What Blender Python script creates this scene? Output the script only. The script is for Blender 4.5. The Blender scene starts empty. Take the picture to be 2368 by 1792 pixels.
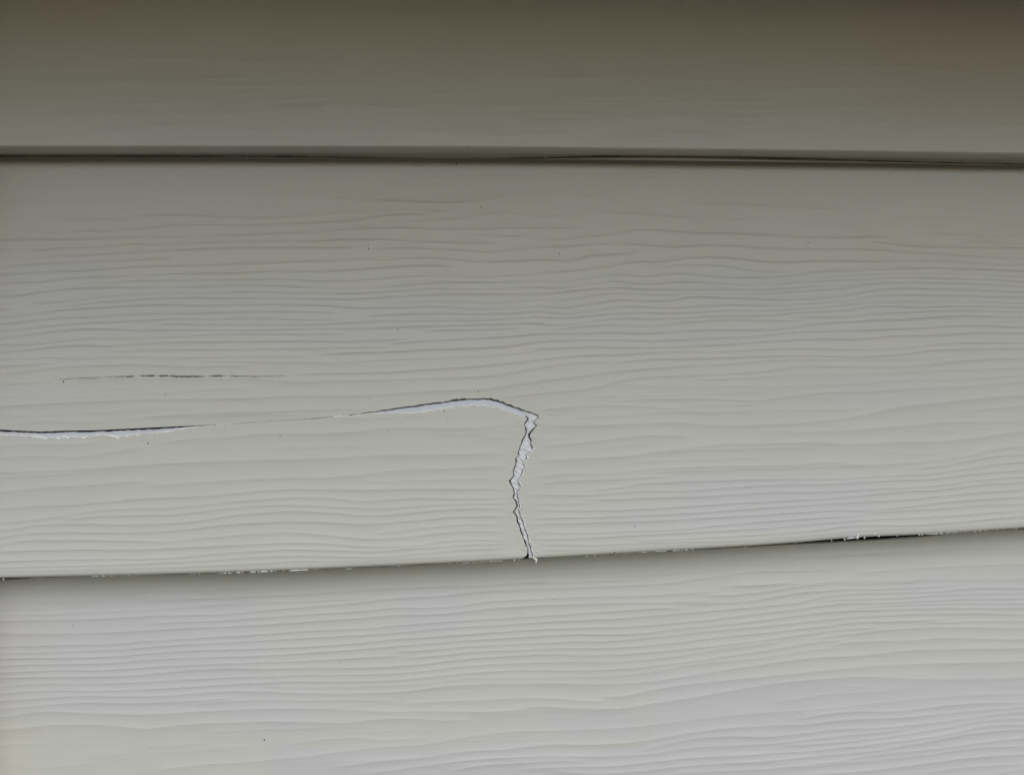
import bpy, math, random
import numpy as np
from mathutils import Matrix, Vector
random.seed(7); rng = np.random.default_rng(7)
S = bpy.context.scene

# ------------------------------------------------------------------ camera
HFOV = math.radians(60.0); TH = math.tan(HFOV/2)
CAM = np.array([0.0, -0.267, 1.5]); YAW = math.radians(7.15); ROLL = math.radians(1.33)
fwd = np.array([math.sin(YAW), math.cos(YAW), 0.0])
r0 = np.array([math.cos(YAW), -math.sin(YAW), 0.0]); u0 = np.array([0, 0, 1.0])
right = math.cos(ROLL)*r0 - math.sin(ROLL)*u0
up = math.cos(ROLL)*u0 + math.sin(ROLL)*r0
cd = bpy.data.cameras.new('camera'); cam = bpy.data.objects.new('camera', cd); S.collection.objects.link(cam)
cd.sensor_fit = 'HORIZONTAL'; cd.angle = HFOV; cd.clip_start = 0.01; cd.clip_end = 400
M = Matrix([[right[0], up[0], -fwd[0], CAM[0]], [right[1], up[1], -fwd[1], CAM[1]], [right[2], up[2], -fwd[2], CAM[2]], [0, 0, 0, 1]])
cam.matrix_world = M; S.camera = cam

# ------------------------------------------------------------------ sky and light (overcast)
SUN_EL, SUN_AZ = math.radians(36), math.radians(12)     # azimuth: degrees east of straight out from the wall
w = bpy.data.worlds.new("World"); S.world = w; w.use_nodes = True
nt = w.node_tree; bg = nt.nodes['Background']; sky = nt.nodes.new('ShaderNodeTexSky')
sky.sky_type = 'NISHITA'; sky.sun_disc = False; sky.sun_elevation = SUN_EL; sky.sun_rotation = math.pi - SUN_AZ
sky.air_density = 1.0; sky.dust_density = 1.0
nt.links.new(sky.outputs[0], bg.inputs[0]); bg.inputs[1].default_value = 0.12
ld = bpy.data.lights.new('sun', 'SUN'); ld.energy = 1.17; ld.angle = math.radians(48); ld.color = (1.0, 0.99, 0.955)
lo = bpy.data.objects.new('sun', ld); S.collection.objects.link(lo)
sd = Vector((math.sin(SUN_AZ)*math.cos(SUN_EL), -math.cos(SUN_AZ)*math.cos(SUN_EL), math.sin(SUN_EL)))
lo.rotation_euler = sd.to_track_quat('Z', 'Y').to_euler(); lo.location = (0, -3, 5)
vs = S.view_settings; vs.view_transform = 'Standard'; vs.look = 'None'; vs.gamma = 1; vs.use_curve_mapping = False
vs.exposure = 0.38

# ------------------------------------------------------------------ helpers
# u, v: position along and down the wall as sighted from the camera; o: metres the surface stands out from the wall line
def P(u, v, o):
    u = np.asarray(u, float); v = np.asarray(v, float)
    a = (u-1184)/1184*TH; b = (896-v)/1184*TH
    dx = fwd[0]+a*right[0]+b*up[0]; dy = fwd[1]+a*right[1]+b*up[1]; dz = fwd[2]+a*right[2]+b*up[2]
    s = (-o-CAM[1])/dy
    return np.stack([CAM[0]+s*dx, CAM[1]+s*dy, CAM[2]+s*dz], -1)
PX = 0.00013

def link(name, me, mat=None, parent=None, kind=None, label=None, category=None, smooth=True):
    o = bpy.data.objects.new(name, me); S.collection.objects.link(o)
    if mat: me.materials.append(mat)
    if parent: o.parent = parent
    if kind: o['kind'] = kind
    if label: o['label'] = label
    if category: o['category'] = category
    if smooth and len(me.polygons): me.polygons.foreach_set('use_smooth', np.ones(len(me.polygons), bool))
    return o

def mesh_np(name, verts, quads, attr=None):
    me = bpy.data.meshes.new(name); verts = np.asarray(verts, np.float32).reshape(-1, 3); quads = np.asarray(quads, np.int32)
    me.vertices.add(len(verts)); me.vertices.foreach_set('co', verts.ravel())
    n = len(quads); k = quads.shape[1]
    me.loops.add(n*k); me.loops.foreach_set('vertex_index', quads.ravel())
    me.polygons.add(n); me.polygons.foreach_set('loop_start', np.arange(0, n*k, k, dtype=np.int32))
    me.polygons.foreach_set('loop_total', np.full(n, k, np.int32))
    me.update(calc_edges=True)
    if attr is not None:
        a = me.color_attributes.new('tint', 'FLOAT_COLOR', 'POINT')
        c = np.ones((len(verts), 4), np.float32); c[:, :3] = attr; a.data.foreach_set('color', c.ravel())
    return me

def gridq(idx):          # faces of a grid of vertex indices (rows go down, columns go right), facing out of the wall
    return np.stack([idx[:-1, :-1], idx[1:, :-1], idx[1:, 1:], idx[:-1, 1:]], -1).reshape(-1, 4)

def box(name, lo_, hi, mat, bev=0.0, **k):
    x0, y0, z0 = lo_; x1, y1, z1 = hi
    v = [(x, y, z) for x in (x0, x1) for y in (y0, y1) for z in (z0, z1)]
    f = [(0, 1, 3, 2), (4, 6, 7, 5), (0, 4, 5, 1), (2, 3, 7, 6), (0, 2, 6, 4), (1, 5, 7, 3)]
    o = link(name, mesh_np(name, v, f), mat, smooth=False, **k)
    if bev:
        m = o.modifiers.new('bevel', 'BEVEL'); m.width = bev; m.segments = 2
    return o

def curve(pts):
    p = np.array(pts, float); return lambda u: np.interp(u, p[:, 0], p[:, 1])
def smooth_curve(pts):   # monotone-free cubic through the points
    p = np.array(pts, float); x, y = p[:, 0], p[:, 1]
    m = np.gradient(y, x) if len(x) > 2 else np.full(len(x), (y[-1]-y[0])/(x[-1]-x[0]))
    def f(u):
        u = np.asarray(u, float); i = np.clip(np.searchsorted(x, u)-1, 0, len(x)-2); h = x[i+1]-x[i]
        t = np.clip((u-x[i])/h, 0, 1); t2, t3 = t*t, t*t*t
        return (2*t3-3*t2+1)*y[i]+(t3-2*t2+t)*h*m[i]+(-2*t3+3*t2)*y[i+1]+(t3-t2)*h*m[i+1]
    return f
def noise1(u, step, seed, amp=1.0):
    r = np.random.default_rng(seed); n = r.uniform(-1, 1, 6000)
    x = np.clip((np.asarray(u, float)+600)/step, 0, 5998.9); i = np.clip(np.floor(x).astype(int), 0, 5998); t = x-i; t = t*t*(3-2*t)
    return amp*(n[i]*(1-t)+n[i+1]*t)
def noise2(u, v, su, sv, seed):
    r = np.random.default_rng(seed); n = r.uniform(-1, 1, (400, 400))
    x = (u+600)/su; y = (v+300)/sv; i = np.floor(x).astype(int) % 399; j = np.floor(y).astype(int) % 399
    a = x-np.floor(x); b = y-np.floor(y); a = a*a*(3-2*a); b = b*b*(3-2*b)
    return (n[i, j]*(1-a)+n[i+1, j]*a)*(1-b)+(n[i, j+1]*(1-a)+n[i+1, j+1]*a)*b

# ------------------------------------------------------------------ materials
def mat(name, col, rough=0.6, spec=0.3, attr=False, nscale=900, nmix=0.03, bump=0.02, bscale=2500):
    m = bpy.data.materials.new(name); m.use_nodes = True; n = m.node_tree; b = n.nodes['Principled BSDF']
    b.inputs['Roughness'].default_value = rough; b.inputs['Specular IOR Level'].default_value = spec
    geo = n.nodes.new('ShaderNodeNewGeometry')
    nz = n.nodes.new('ShaderNodeTexNoise'); nz.inputs['Scale'].default_value = nscale; nz.inputs['Detail'].default_value = 3
    n.links.new(geo.outputs['Position'], nz.inputs['Vector'])
    mr = n.nodes.new('ShaderNodeMapRange'); mr.inputs['To Min'].default_value = 1-nmix; mr.inputs['To Max'].default_value = 1+nmix
    n.links.new(nz.outputs['Fac'], mr.inputs['Value'])
    mu = n.nodes.new('ShaderNodeMix'); mu.data_type = 'RGBA'; mu.blend_type = 'MULTIPLY'; mu.inputs['Factor'].default_value = 1
    if attr:
        at = n.nodes.new('ShaderNodeAttribute'); at.attribute_name = 'tint'; n.links.new(at.outputs['Color'], mu.inputs['A'])
    else: mu.inputs['A'].default_value = (*col, 1)
    n.links.new(mr.outputs['Result'], mu.inputs['B']); n.links.new(mu.outputs['Result'], b.inputs['Base Color'])
    if bump:
        n2 = n.nodes.new('ShaderNodeTexNoise'); n2.inputs['Scale'].default_value = bscale; n2.inputs['Detail'].default_value = 2
        n.links.new(geo.outputs['Position'], n2.inputs['Vector'])
        bm = n.nodes.new('ShaderNodeBump'); bm.inputs['Strength'].default_value = bump; bm.inputs['Distance'].default_value = 0.0003
        n.links.new(n2.outputs['Fac'], bm.inputs['Height']); n.links.new(bm.outputs['Normal'], b.inputs['Normal'])
    return m
M_SIDE = mat('painted_siding', (0, 0, 0), 0.55, 0.3, attr=True, nscale=1400, nmix=0.025, bump=0.22, bscale=2400)
M_CORE = mat('bare_white_core', (0.55, 0.57, 0.61), 0.8, 0.2, nscale=1500, nmix=0.06, bump=0.3, bscale=1800)
M_FILL = mat('pale_filler', (0.63, 0.64, 0.66), 0.7, 0.2, nscale=500, nmix=0.08, bump=0.5, bscale=600)
M_WHITE = mat('broken_white_edge', (0.78, 0.79, 0.77), 0.7, 0.3, nscale=2000, nmix=0.05)
M_DARK = mat('black_felt', (0.03, 0.03, 0.034), 0.9, 0.1, nscale=300, nmix=0.2)
M_DIRT_SHADE = mat('dirt', (0.05, 0.045, 0.035), 0.9, 0.1)  # dirt specks, and the ribbons that paint shade in the cracks
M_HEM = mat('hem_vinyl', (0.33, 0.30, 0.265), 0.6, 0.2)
M_GRIT = mat('pale_grit', (0.55, 0.53, 0.48), 0.8, 0.2)
M_SHADE_STRIP = mat('greige_shade_strip', (0.49, 0.49, 0.45), 0.55, 0.3)
M_TRIM = mat('tan_soffit_paint', (0.72, 0.62, 0.48), 0.6, 0.2, nscale=20)
M_GROUND = mat('soil', (0.175, 0.138, 0.10), 0.95, 0.1, nscale=2, nmix=0.3, bump=0)

OLIVE = np.array([0.494, 0.494, 0.448]); LILAC = np.array([0.484, 0.479, 0.486]); WARM = np.array([0.490, 0.462, 0.420])
LZ = [(1560, 2010, 1095, 1235, 1), (1380, 1600, 1170, 1245, .9), (-80, 610, 1375, 1660, 1), (920, 1085, 1355, 1475, 1), (560, 740, 1560, 1700, .8),
      (620, 2368, 1725, 1800, 1), (1500, 2400, 1560, 1800, .9), (1280, 1480, 1645, 1700, 1), (1320, 1490, 1350, 1400, .6), (2090, 2420, 1330, 1410, .9),
      (-80, 260, 560, 850, .8), (-80, 200, 880, 1340, .7), (240, 720, 650, 790, .7), (600, 1150, 690, 800, .9), (1290, 1500, 720, 800, .9),
      (1600, 2050, 640, 720, .8), (1700, 2368, 650, 760, .5), (1500, 2000, 740, 800, .6), (1900, 2200, 860, 950, .5), (-80, 600, 400, 560, .3), (200, 900, 230, 340, .5), (1500, 2300, 260, 340, .4)]
WZ = [(-80, 1350, 370, 600, .5), (1250, 2440, 370, 600, .5), (1950, 2420, 480, 620, .9), (2030, 2420, -30, 280, .9), (1100, 1500, 380, 500, .6), (240, 480, 520, 620, .6), (60, 260, -30, 120, .5), (1200, 1400, 230, 290, .3), (600, 900, 380, 470, .5)]
def tint(U, V):
    Uw = U+noise2(U, V, 70, 40, 3)*26; Vw = V+noise2(U, V, 60, 30, 4)*12
    def mask(Z, e):
        m = np.zeros_like(U)
        for x0, x1, y0, y1, s in Z:
            k = np.clip((Uw-x0)/e+.5, 0, 1)*np.clip((x1-Uw)/e+.5, 0, 1)*np.clip((Vw-y0)/(e*.6)+.5, 0, 1)*np.clip((y1-Vw)/(e*.6)+.5, 0, 1)
            m = np.maximum(m, s*k)
        return m
    a = mask(LZ, 45)[..., None]*.75; b = mask(WZ, 110)[..., None]*.8
    c = OLIVE*(1-a)+LILAC*a; c = c*(1-b)+WARM*b
    k = 1+.012*noise2(U, V, 160, 60, 9)+.008*noise2(U, V, 90, 6, 10)
    return c*k[..., None]

# ------------------------------------------------------------------ wood-grain ridges pressed into the boards
# tile: x offset, y offset, scale | one ridge per item: strength:width: x,y x,y ...
GRAIN = """
# 0 440 3.687
.3:0:0,240 100,225 300,230;.6:0:300,250 430,235 650,245 900,240 1090,235 1150,220 1350,205 1550,205 1800,215 2050,225 2212,228;.4:0:0,340 150,330;.7:0:150,350 400,352 580,358 700,342 900,342 1100,330 1250,318 1450,295 1600,292 1850,290 2212,290;
.8:0:0,415 400,413 700,410 900,400 1150,393 1450,392 1700,385 2212,370;.7:0:0,500 150,500 205,505;.9:0:150,530 350,505 500,492 800,482 1100,457 1450,455 1800,440 2212,430;.9:0:80,595 250,580 450,560 700,547 950,535 1200,520 1500,505 1800,492 2212,483;
.8:0:0,655 150,635 450,618 700,607 950,600 1250,583 1600,570;1:0:0,718 200,705 450,690 800,675 1000,660 1150,648 1400,640 1800,630 2212,615;1:0:0,795 150,780 350,775 550,750 800,730 1100,728 1350,710 1700,706 2000,702 2212,692;.7:0:0,848 150,832 240,824;
1:0:0,903 200,883 400,855 650,832 850,823 1300,825 2212,808;.7:0:800,798 1000,780 1250,765 1500,760 2212,757;.3:0:230,915 450,890 620,873;1:0:0,960 205,955;1:0:210,968 450,952 750,922 950,895 1200,880 1500,875 2212,862;1:0:0,1015 220,1003;
.9:0:330,1015 600,980 850,950 1100,932 1350,915 1700,912 2212,915;1:0:0,1078 250,1055 500,1020 850,997 1150,978 1350,970 1700,978 2212,968;1:0:0,1132 250,1110 450,1088 800,1075 1150,1052 1350,1045 1600,1047 1900,1035 2212,1030;1:0:0,1195 300,1165 600,1138 900,1120 1150,1110 1400,1095 1700,1095 2212,1087;
.9:0:1260,1145 1450,1137 1700,1139 2212,1140;1:0:0,1258 250,1225 450,1198 700,1178 900,1178 1100,1188 1500,1185 2212,1187;1:0:0,1312 300,1305 450,1290 650,1268 900,1258 1150,1255 1500,1243 1850,1222 2212,1222;1:0:0,1378 200,1360 400,1335 620,1318 900,1322 1100,1312 1400,1293 1700,1290 2212,1285;
.8:0:850,1378 1100,1365 1350,1355 1700,1355 2212,1350;1:0.1:0,1437 400,1425 650,1428 1000,1418 1600,1425 2212,1415;.9:0.1:0,1497 300,1480 520,1469;.4:0.2:1600,1455 1800,1458 2212,1458;.7:.2:0,1562 250,1535 500,1505 800,1493 1250,1485 1500,1498 1750,1500 2212,1495;.6:.3:0,1650 300,1638 480,1622;.4:.5:560,1625 900,1610 1300,1602 1700,1606 2212,1608
# 590 440 3.687
.6:0:600,45 800,60 1100,80 1400,92 1700,95 1850,75 2000,60 2212,55;.6:0:0,232 300,222 600,195 750,178 950,180 1300,180 1750,175;.7:0:0,290 300,278 600,265 850,250 1000,222 1150,203 1350,198 1620,205;.7:0:1050,262 1350,258 1550,245 1800,232 1950,195 2100,185 2212,190;.4:0:1880,262 2212,232;
.8:0:0,370 300,355 550,348 700,332 900,320 1300,315 1650,323 2212,315;.5:0:1650,375 1950,378 2212,385;.7:0:0,430 400,428 800,415 1100,410 1300,425 1700,438 2150,443;.8:0:0,482 400,480 600,485 970,472;.8:0:950,498 1150,487 1500,490 1800,508 2000,522 2212,495;
1:0:0,615 300,602 700,590 950,578 1100,587 1350,572 1600,577 1900,600 2212,600;.9:0:0,692 500,685 850,672 1150,648 1500,637 1780,648;.2:0:1850,662 2212,657;1:0:0,752 150,752 400,765 900,760 1150,742 1400,725 1600,722 1900,732 2212,720;1:0:0,808 300,815 700,832 1000,828 1300,802 1600,778 1850,780 2212,772;
1:0:0,860 400,868 750,873 1050,865 1350,845 1600,832 1850,838 2212,828;1:0:0,912 400,918 800,922 1100,905 1400,890 1800,878 2212,882;.8:0:1050,970 1200,955 1450,945 1800,945 2050,952 2212,945;1:0:0,967 300,968 600,980 850,995 1200,997 1500,988 1800,1000 2212,998;1:0:0,1030 500,1033 800,1043;
1:0:850,1080 1000,1065 1300,1050 1550,1045 1900,1052 2212,1042;1:0:0,1088 400,1098 800,1092 900,1083;1:0:0,1140 500,1140 800,1125 1100,1110 1500,1107 2212,1092;1:0:0,1187 500,1178 1000,1170 1300,1158 1700,1148 2212,1135;.8:0:0,1222 500,1220 850,1217;.3:0:980,1228 1430,1228;.9:0:1370,1200 1600,1188 2212,1175;
1:0:0,1285 400,1280 800,1285 1100,1273 1420,1254;1:0:1070,1308 1300,1290 1700,1268 2212,1240;.8:0:0,1350 500,1343 850,1337 1270,1335;.9:.1:480,1402 800,1382 1150,1372 1450,1355 1900,1342 2212,1322;.5:.1:0,1415 520,1415;.8:.2:0,1458 400,1465 750,1468 1000,1450 1400,1430 1700,1422 1950,1405 2212,1390;
.3:0:500,1500 900,1490 1400,1478;.8:.2:250,1570 600,1558 1100,1550 1400,1530 1800,1502 2212,1467;.8:.2:0,1608 300,1625 700,1622 1300,1608 1800,1590 2000,1578 2212,1550;.2:0:0,105 250,100;.3:0:0,160 260,148
# 1180 440 3.687
.3:0:600,40 740,43;.3:0:760,62 1000,95;.4:0:950,100 1150,75 1300,62 1430,33;.5:0:1460,110 1800,108 2212,125;.6:0:0,190 250,215 500,210 760,203;.5:0:680,178 1000,185 1250,205 1550,235 1850,238 2212,225;.4:0:680,272 920,294;.3:0:1480,263 1700,280 1960,290;.7:0:0,315 400,313 750,328;.5:0:0,380 270,372;.2:0:0,236 200,228;
.9:0:160,414 480,410 650,390 850,368 1000,342 1180,330 1400,345 1650,358 2000,363 2212,378;.3:0:1600,352 1750,347 1900,360;.7:0:0,500 250,480 550,470 700,455 980,450;.7:0:850,470 1100,455 1300,470 1450,475 1600,465 2212,485;.9:0:0,598 300,587 520,590 650,560 850,543 1200,527;
1:0:0,722 400,690 700,665 900,632 1050,605 1250,605 1550,570 1750,565 1950,578 2212,605;.9:0:1100,667 1250,660 1400,635 1600,630 1850,645 2100,685 2212,690;1:0:0,775 200,770 500,775 650,745 900,713 1000,715 1160,733 1300,715 1450,707 1700,728 2000,740 2212,735;1:0:0,830 200,822 500,825 700,793 880,775 1150,797 1400,777 1550,775 1800,792 2212,797;
1:0:0,882 400,868 600,845 850,828 1200,840 1800,842 2212,838;1:0:0,945 200,930 450,930 650,900 850,877 1250,888 1550,875 1900,882 2212,868;1:0:0,1000 250,985 470,995 650,970 900,935 1200,940 1380,935 1480,912 1800,912 2212,922;1:0:0,1045 200,1028 500,1050 700,1020 1000,988 1350,1000 1650,985 1900,972 2212,980;
1:0:0,1090 200,1075 450,1085 700,1065 1050,1040 1450,1045 1750,1025 2212,1018;1:0:0,1135 150,1128 480,1143 700,1112 950,1087 1250,1092 1600,1075 2212,1060;.6:0:0,1170 200,1155;.9:0:230,1182 400,1180 600,1160 850,1143 1200,1152 1550,1115 1850,1102 2212,1105;.6:0:0,1205 250,1200;
1:0:0,1240 300,1218 600,1218 900,1208 1100,1215 1500,1195 1850,1185 2212,1185;1:0:0,1318 250,1285 500,1275 850,1270 1150,1280 1600,1262 2212,1232;.9:0:100,1350 300,1345 600,1335 1200,1335 1700,1318 2000,1302 2212,1285;.6:0:0,1390 300,1356;1:0:0,1468 350,1430 600,1407 1000,1393 1350,1375 1850,1370 2212,1350;
.8:.1:0,1555 250,1510 480,1475 700,1460 920,1455;.9:.1:790,1482 1000,1455 1150,1440 1500,1433 2212,1412;.6:.1:1580,1497 1900,1475 2212,1452;.8:.2:0,1655 350,1612 600,1585 800,1555 1100,1525 1450,1498 1700,1478;.3:.2:1500,1620 2212,1590
# 1768 440 3.687
.5:0:0,122 250,138 720,145;.3:0:1180,150 1500,162 2000,165;.4:0:130,272 500,285 980,290;.4:0:1000,255 1500,235 1700,242 1950,265 2212,282;.3:0:1350,302 1600,302;.8:0:0,372 250,388 600,395 1050,395 1200,413;.5:0:1150,350 1600,368 2050,387 2212,375;.6:0:1600,420 2212,458;.8:0:780,430 1000,440 1250,467 1600,478 2212,487;
.9:0:0,485 400,498 950,503 1250,525 1600,543 1900,568 2212,575;.9:0:0,605 150,610 400,598 800,600 1500,600 1800,620 2212,635;.7:0:0,692 300,684;1:0:0,740 300,712 500,683 800,682 1150,662 1500,660 1900,672 2212,685;.8:0:330,735 600,730 950,710 1300,705 1700,712 2212,732;1:0:0,800 400,775 750,760 1100,742 1500,745 1900,758 2212,775;
1:0:0,842 400,818 750,805 1050,785 1500,785 1900,800 2212,818;.7:0:0,875 400,848 750,828 920,818;1:0:0,922 250,928 600,905 850,862 1050,838 1500,838 2000,855 2212,862;1:0:0,980 200,978 400,960 650,942 900,903 1100,888 1600,893 2212,908;1:0:0,1022 500,993 900,955 1150,945 1500,953 1900,952 2212,960;
1:0:0,1062 250,1042 700,1018 950,985 1100,982 1300,993 1600,985 2212,993;.9:0:100,1086 250,1078 700,1075 950,1050 1150,1038 1500,1025 1800,1022 2212,1032;.6:0:0,1107 380,1112;1:0:0,1187 200,1170 400,1138 700,1118 1000,1102 1250,1093 1550,1070 1850,1068 2212,1080;.7:0:1830,1113 2212,1118;
1:0:0,1230 250,1207 600,1193 900,1188 1100,1178 1300,1175 1600,1155 1900,1152 2212,1165;1:0:0,1285 400,1265 850,1260 1100,1238 1500,1230 1750,1213 2212,1213;.5:0:1780,1260 2212,1260;.3:0:540,1312 800,1318 1100,1308;1:0:0,1352 300,1345 900,1357 1200,1340 1500,1308 1750,1295 2212,1298;
1:0:0,1412 400,1407 850,1415 1150,1397 1450,1362 1750,1350 2212,1345;.6:0:0,1448 600,1440 1200,1438 1720,1413;.8:.1:1330,1468 1700,1448 2000,1432 2212,1435;.8:.1:0,1525 200,1507 600,1500 1150,1500 1450,1480 1720,1463;.8:.2:0,1585 350,1567 900,1560 1500,1537 2212,1512
# 0 880 3.687
.4:.2:500,135 1100,115 1500,95 1750,75 2212,72;.4:.1:0,130 400,120;.9:.3:0,215 500,190 900,175 1200,160 1700,157 2212,147;.4:.2:0,300 400,290 700,270 1100,260 1400,240 1750,228;.7:0:1160,312 1450,295 1750,280 2212,270;.4:.2:980,352 1250,315 1700,300 2212,292;.4:.3:0,380 350,350 650,350 980,340;
.7:.6:0,555 300,540 600,542 920,518;.6:.6:1280,542 1600,500 2000,475 2212,455;.7:.4:0,652 300,640 700,645 1000,600 1320,548;1:1:0,780 500,765 900,740 1400,705 2212,670;.5:.2:0,825 400,805 820,778;.9:.8:0,950 300,915 700,895 1000,870 1370,848;.8:.9:1180,902 1700,865 2212,832;
1:.3:0,1093 300,1068 600,1060 900,1032 1300,1000 1700,985 2000,958 2212,940;1:.3:0,1212 300,1182 550,1150 800,1110 1100,1090 1500,1080 1750,1055 2000,1030 2212,1015;.9:.2:480,1187 800,1160 1200,1145 1500,1138 1750,1110 2000,1080 2212,1065;1:.2:0,1278 300,1235 600,1220 1200,1225 1500,1210 1750,1185 2000,1145 2212,1130;
1:.2:0,1335 250,1300 600,1292 1200,1292 1600,1265 1900,1230 2212,1212;1:.3:0,1395 200,1365 500,1355 1000,1362 1450,1368 1800,1335 2212,1305;1:.2:0,1455 500,1440 1300,1435 1800,1410 2212,1390;1:.1:0,1540 800,1520 1400,1512 1800,1478 2212,1450;.8:0:0,1592 800,1572 1400,1550 2212,1505;.6:0:0,1628 800,1612 1500,1590 2212,1560
# 590 880 3.687
.5:.5:0,15 650,22;.9:.3:0,145 300,130 1000,122 1300,100 1700,78 1950,70 2212,35;.5:.2:2000,155 2212,127;.7:.2:0,268 400,250 900,240 1070,234;.3:0:0,292 520,290;.5:.5:650,322 1000,318 1550,280;1:.9:0,455 400,450 800,440 1150,400 1700,400 2180,378;.3:.2:0,575 700,560 1020,545;.4:.1:1880,492 2190,476;
1:1:0,680 600,660 1000,635 1500,630 1800,625 2180,607;.9:.3:0,840 300,825 700,820 1000,790 1200,765 1600,750 1900,735 2190,722;.7:.3:780,835 1000,855 1400,850 1700,838 2150,842;1:.2:0,938 300,925 800,930 1400,922 2190,920;1:.2:0,1015 300,995 600,1000 950,1025 1200,1010 1400,1000 1800,1005 2190,995;
1:.1:0,1068 500,1065 800,1080 1100,1090 1400,1065 1700,1050 2212,1045;1:.1:0,1128 300,1112 600,1122 950,1147 1250,1132 1500,1108 1800,1092 2212,1090;1:.1:0,1210 300,1200 600,1205 950,1222 1300,1195 1700,1160 2212,1155;1:.3:0,1303 300,1295 600,1312 950,1348 1250,1335 1500,1305 1750,1285 2212,1288;
.8:.1:930,1310 1200,1285 1500,1245 1750,1228 2212,1225;1:.2:0,1395 300,1380 600,1388 900,1410 1200,1408 1380,1386;.9:.1:1130,1437 1400,1400 1600,1370 1900,1358 2212,1355;1:.1:0,1450 300,1438 600,1442 1000,1455 1300,1435 1700,1405 2212,1385;.9:0:0,1502 300,1492 700,1498 1100,1500 1400,1475 1800,1440 2212,1425;.7:0:0,1558 300,1540 800,1540 1300,1520 1800,1495 2212,1470;.6:0:2000,1530 2212,1510
# 1180 850 3.687
.9:.2:0,245 300,212 600,182 750,160 900,120 1100,85 1500,65 2212,35;.5:.5:850,150 1100,150 1500,165 1900,155 2212,160;.5:.2:630,245 1000,240 1500,230 1800,215 2212,205;.5:.2:980,271 1600,262 2212,268;.6:.5:150,375 400,345 700,320 1000,320 1300,340 1620,342;.5:.1:1430,322 2212,312;
.5:.2:480,427 1000,405 1400,375 1700,380 2212,362;.9:.8:200,500 700,490 1150,475 1400,465 1700,488 2212,488;.4:.1:240,620 520,600;.8:.3:190,670 600,640 900,605 1150,580 1350,578 1650,600;.4:0:630,717 950,665 1300,638;1:.9:180,790 700,770 1100,740 1350,700 1700,660 2212,645;.6:.1:1180,742 1500,705 1800,700 2212,685;
.9:.4:140,945 400,910 900,895 1200,862 1500,848 2000,835 2212,830;.5:.2:1080,892 1500,880 1800,870 2212,858;.6:.1:980,802 1500,785 2212,760;.8:.1:150,1010 500,965 900,950 1150,935 1420,924;.9:.1:600,1052 900,1025 1150,985 1400,975 2212,950;1:.1:120,1085 750,1080 1100,1052 1500,1050 1900,1020 2212,1000;
1:.1:600,1132 1000,1115 1500,1100 1900,1080 2212,1065;.7:.1:120,1160 780,1157;1:.1:130,1210 900,1213 1300,1195 1800,1160 2212,1140;1:.1:130,1280 700,1272 1300,1250 1800,1220 2212,1195;1:.1:130,1335 700,1320 1300,1300 1800,1272 2212,1248;1:.1:150,1403 800,1405 1100,1390 1400,1380 1800,1340 2212,1308;
.9:.1:150,1465 700,1450 1100,1425 1600,1400 2212,1365;.8:0:980,1477 1500,1455 2212,1415;.8:0:160,1505 700,1508 1200,1490 2212,1460;.6:0:170,1555 700,1550 1400,1515 1830,1493
# 1768 850 3.687
.5:.3:0,162 400,155 850,130 1100,108 1600,98 2212,65;.8:.3:0,270 300,230 500,212 900,200 1200,180 1700,160 2000,135 2212,118;.6:.2:0,365 500,358 950,347;.9:.9:0,480 400,462 800,410 1100,345 1500,300 2000,245 2212,235;.5:.2:1580,387 2212,325;.8:.8:130,564 600,540 900,520 1200,495 1500,470 1800,460 2212,450;
.8:.8:0,640 400,635 700,655 1000,640 1600,620 1850,590 2212,540;.5:.2:0,685 520,680;.4:.1:960,723 1300,735 1720,710;.8:.8:0,835 300,825 550,805 800,825 1150,815 1500,785 1750,745 2000,690 2212,670;.5:.1:0,862 500,845 950,833;.8:.1:1180,864 1500,840 1800,780 2000,750 2212,738;
1:.1:0,948 700,940 1100,918 1400,905 1700,865 2000,820 2212,805;1:.1:0,1000 500,990 1100,960 1400,950 1700,915 2212,870;1:.1:0,1062 500,1055 1000,1028 1400,1010 1800,960 2212,925;1:.1:0,1140 700,1100 1100,1060 1500,1040 1850,995 2212,975;1:.1:0,1192 500,1160 1000,1135 1500,1095 1900,1055 2212,1038;
1:.1:0,1250 500,1220 1000,1205 1500,1150 2212,1098;.8:.1:780,1242 1300,1210 1700,1180 2212,1155;.9:.1:0,1308 500,1275 930,1256;1:.1:0,1365 400,1330 800,1300 1500,1265 2212,1215;1:0:0,1420 400,1390 700,1350 1300,1340 2212,1265;.6:0:0,1465 400,1430 800,1395 1500,1370 2212,1320;
.5:.3:0,1640 600,1600 1200,1560 2212,1530;.5:.1:700,1590 1300,1560 2212,1495
# 0 1342 3.687
.4:.6:0,180 400,175 1050,180;.7:.1:1180,173 1500,160 1900,148 2212,133;.5:.2:0,245 520,237;.9:.2:0,293 400,288 700,272 1000,258 1400,242 1700,215 2212,190;.9:.1:0,345 500,335 900,322 1300,300 1700,290 1950,283 2212,260;.6:.1:1180,371 1500,355 1900,340 2212,318;.9:.1:0,450 400,455 900,442 1200,427 1500,408 2212,378;
1:.1:0,565 400,555 700,545 950,540 1250,515 1600,495 2212,460;1:.1:0,620 400,612 750,595 1000,588 1400,555 1800,535 2212,512;1:.1:0,668 500,658 950,648 1300,618 1700,595 2212,580;1:.1:0,728 500,712 950,702 1300,672 1700,655 2212,640;1:.2:0,782 500,765 950,760 1300,735 1700,715 2212,698;1:.2:0,832 500,822 1000,815 1300,795 1600,765 1900,752 2212,752;
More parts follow.
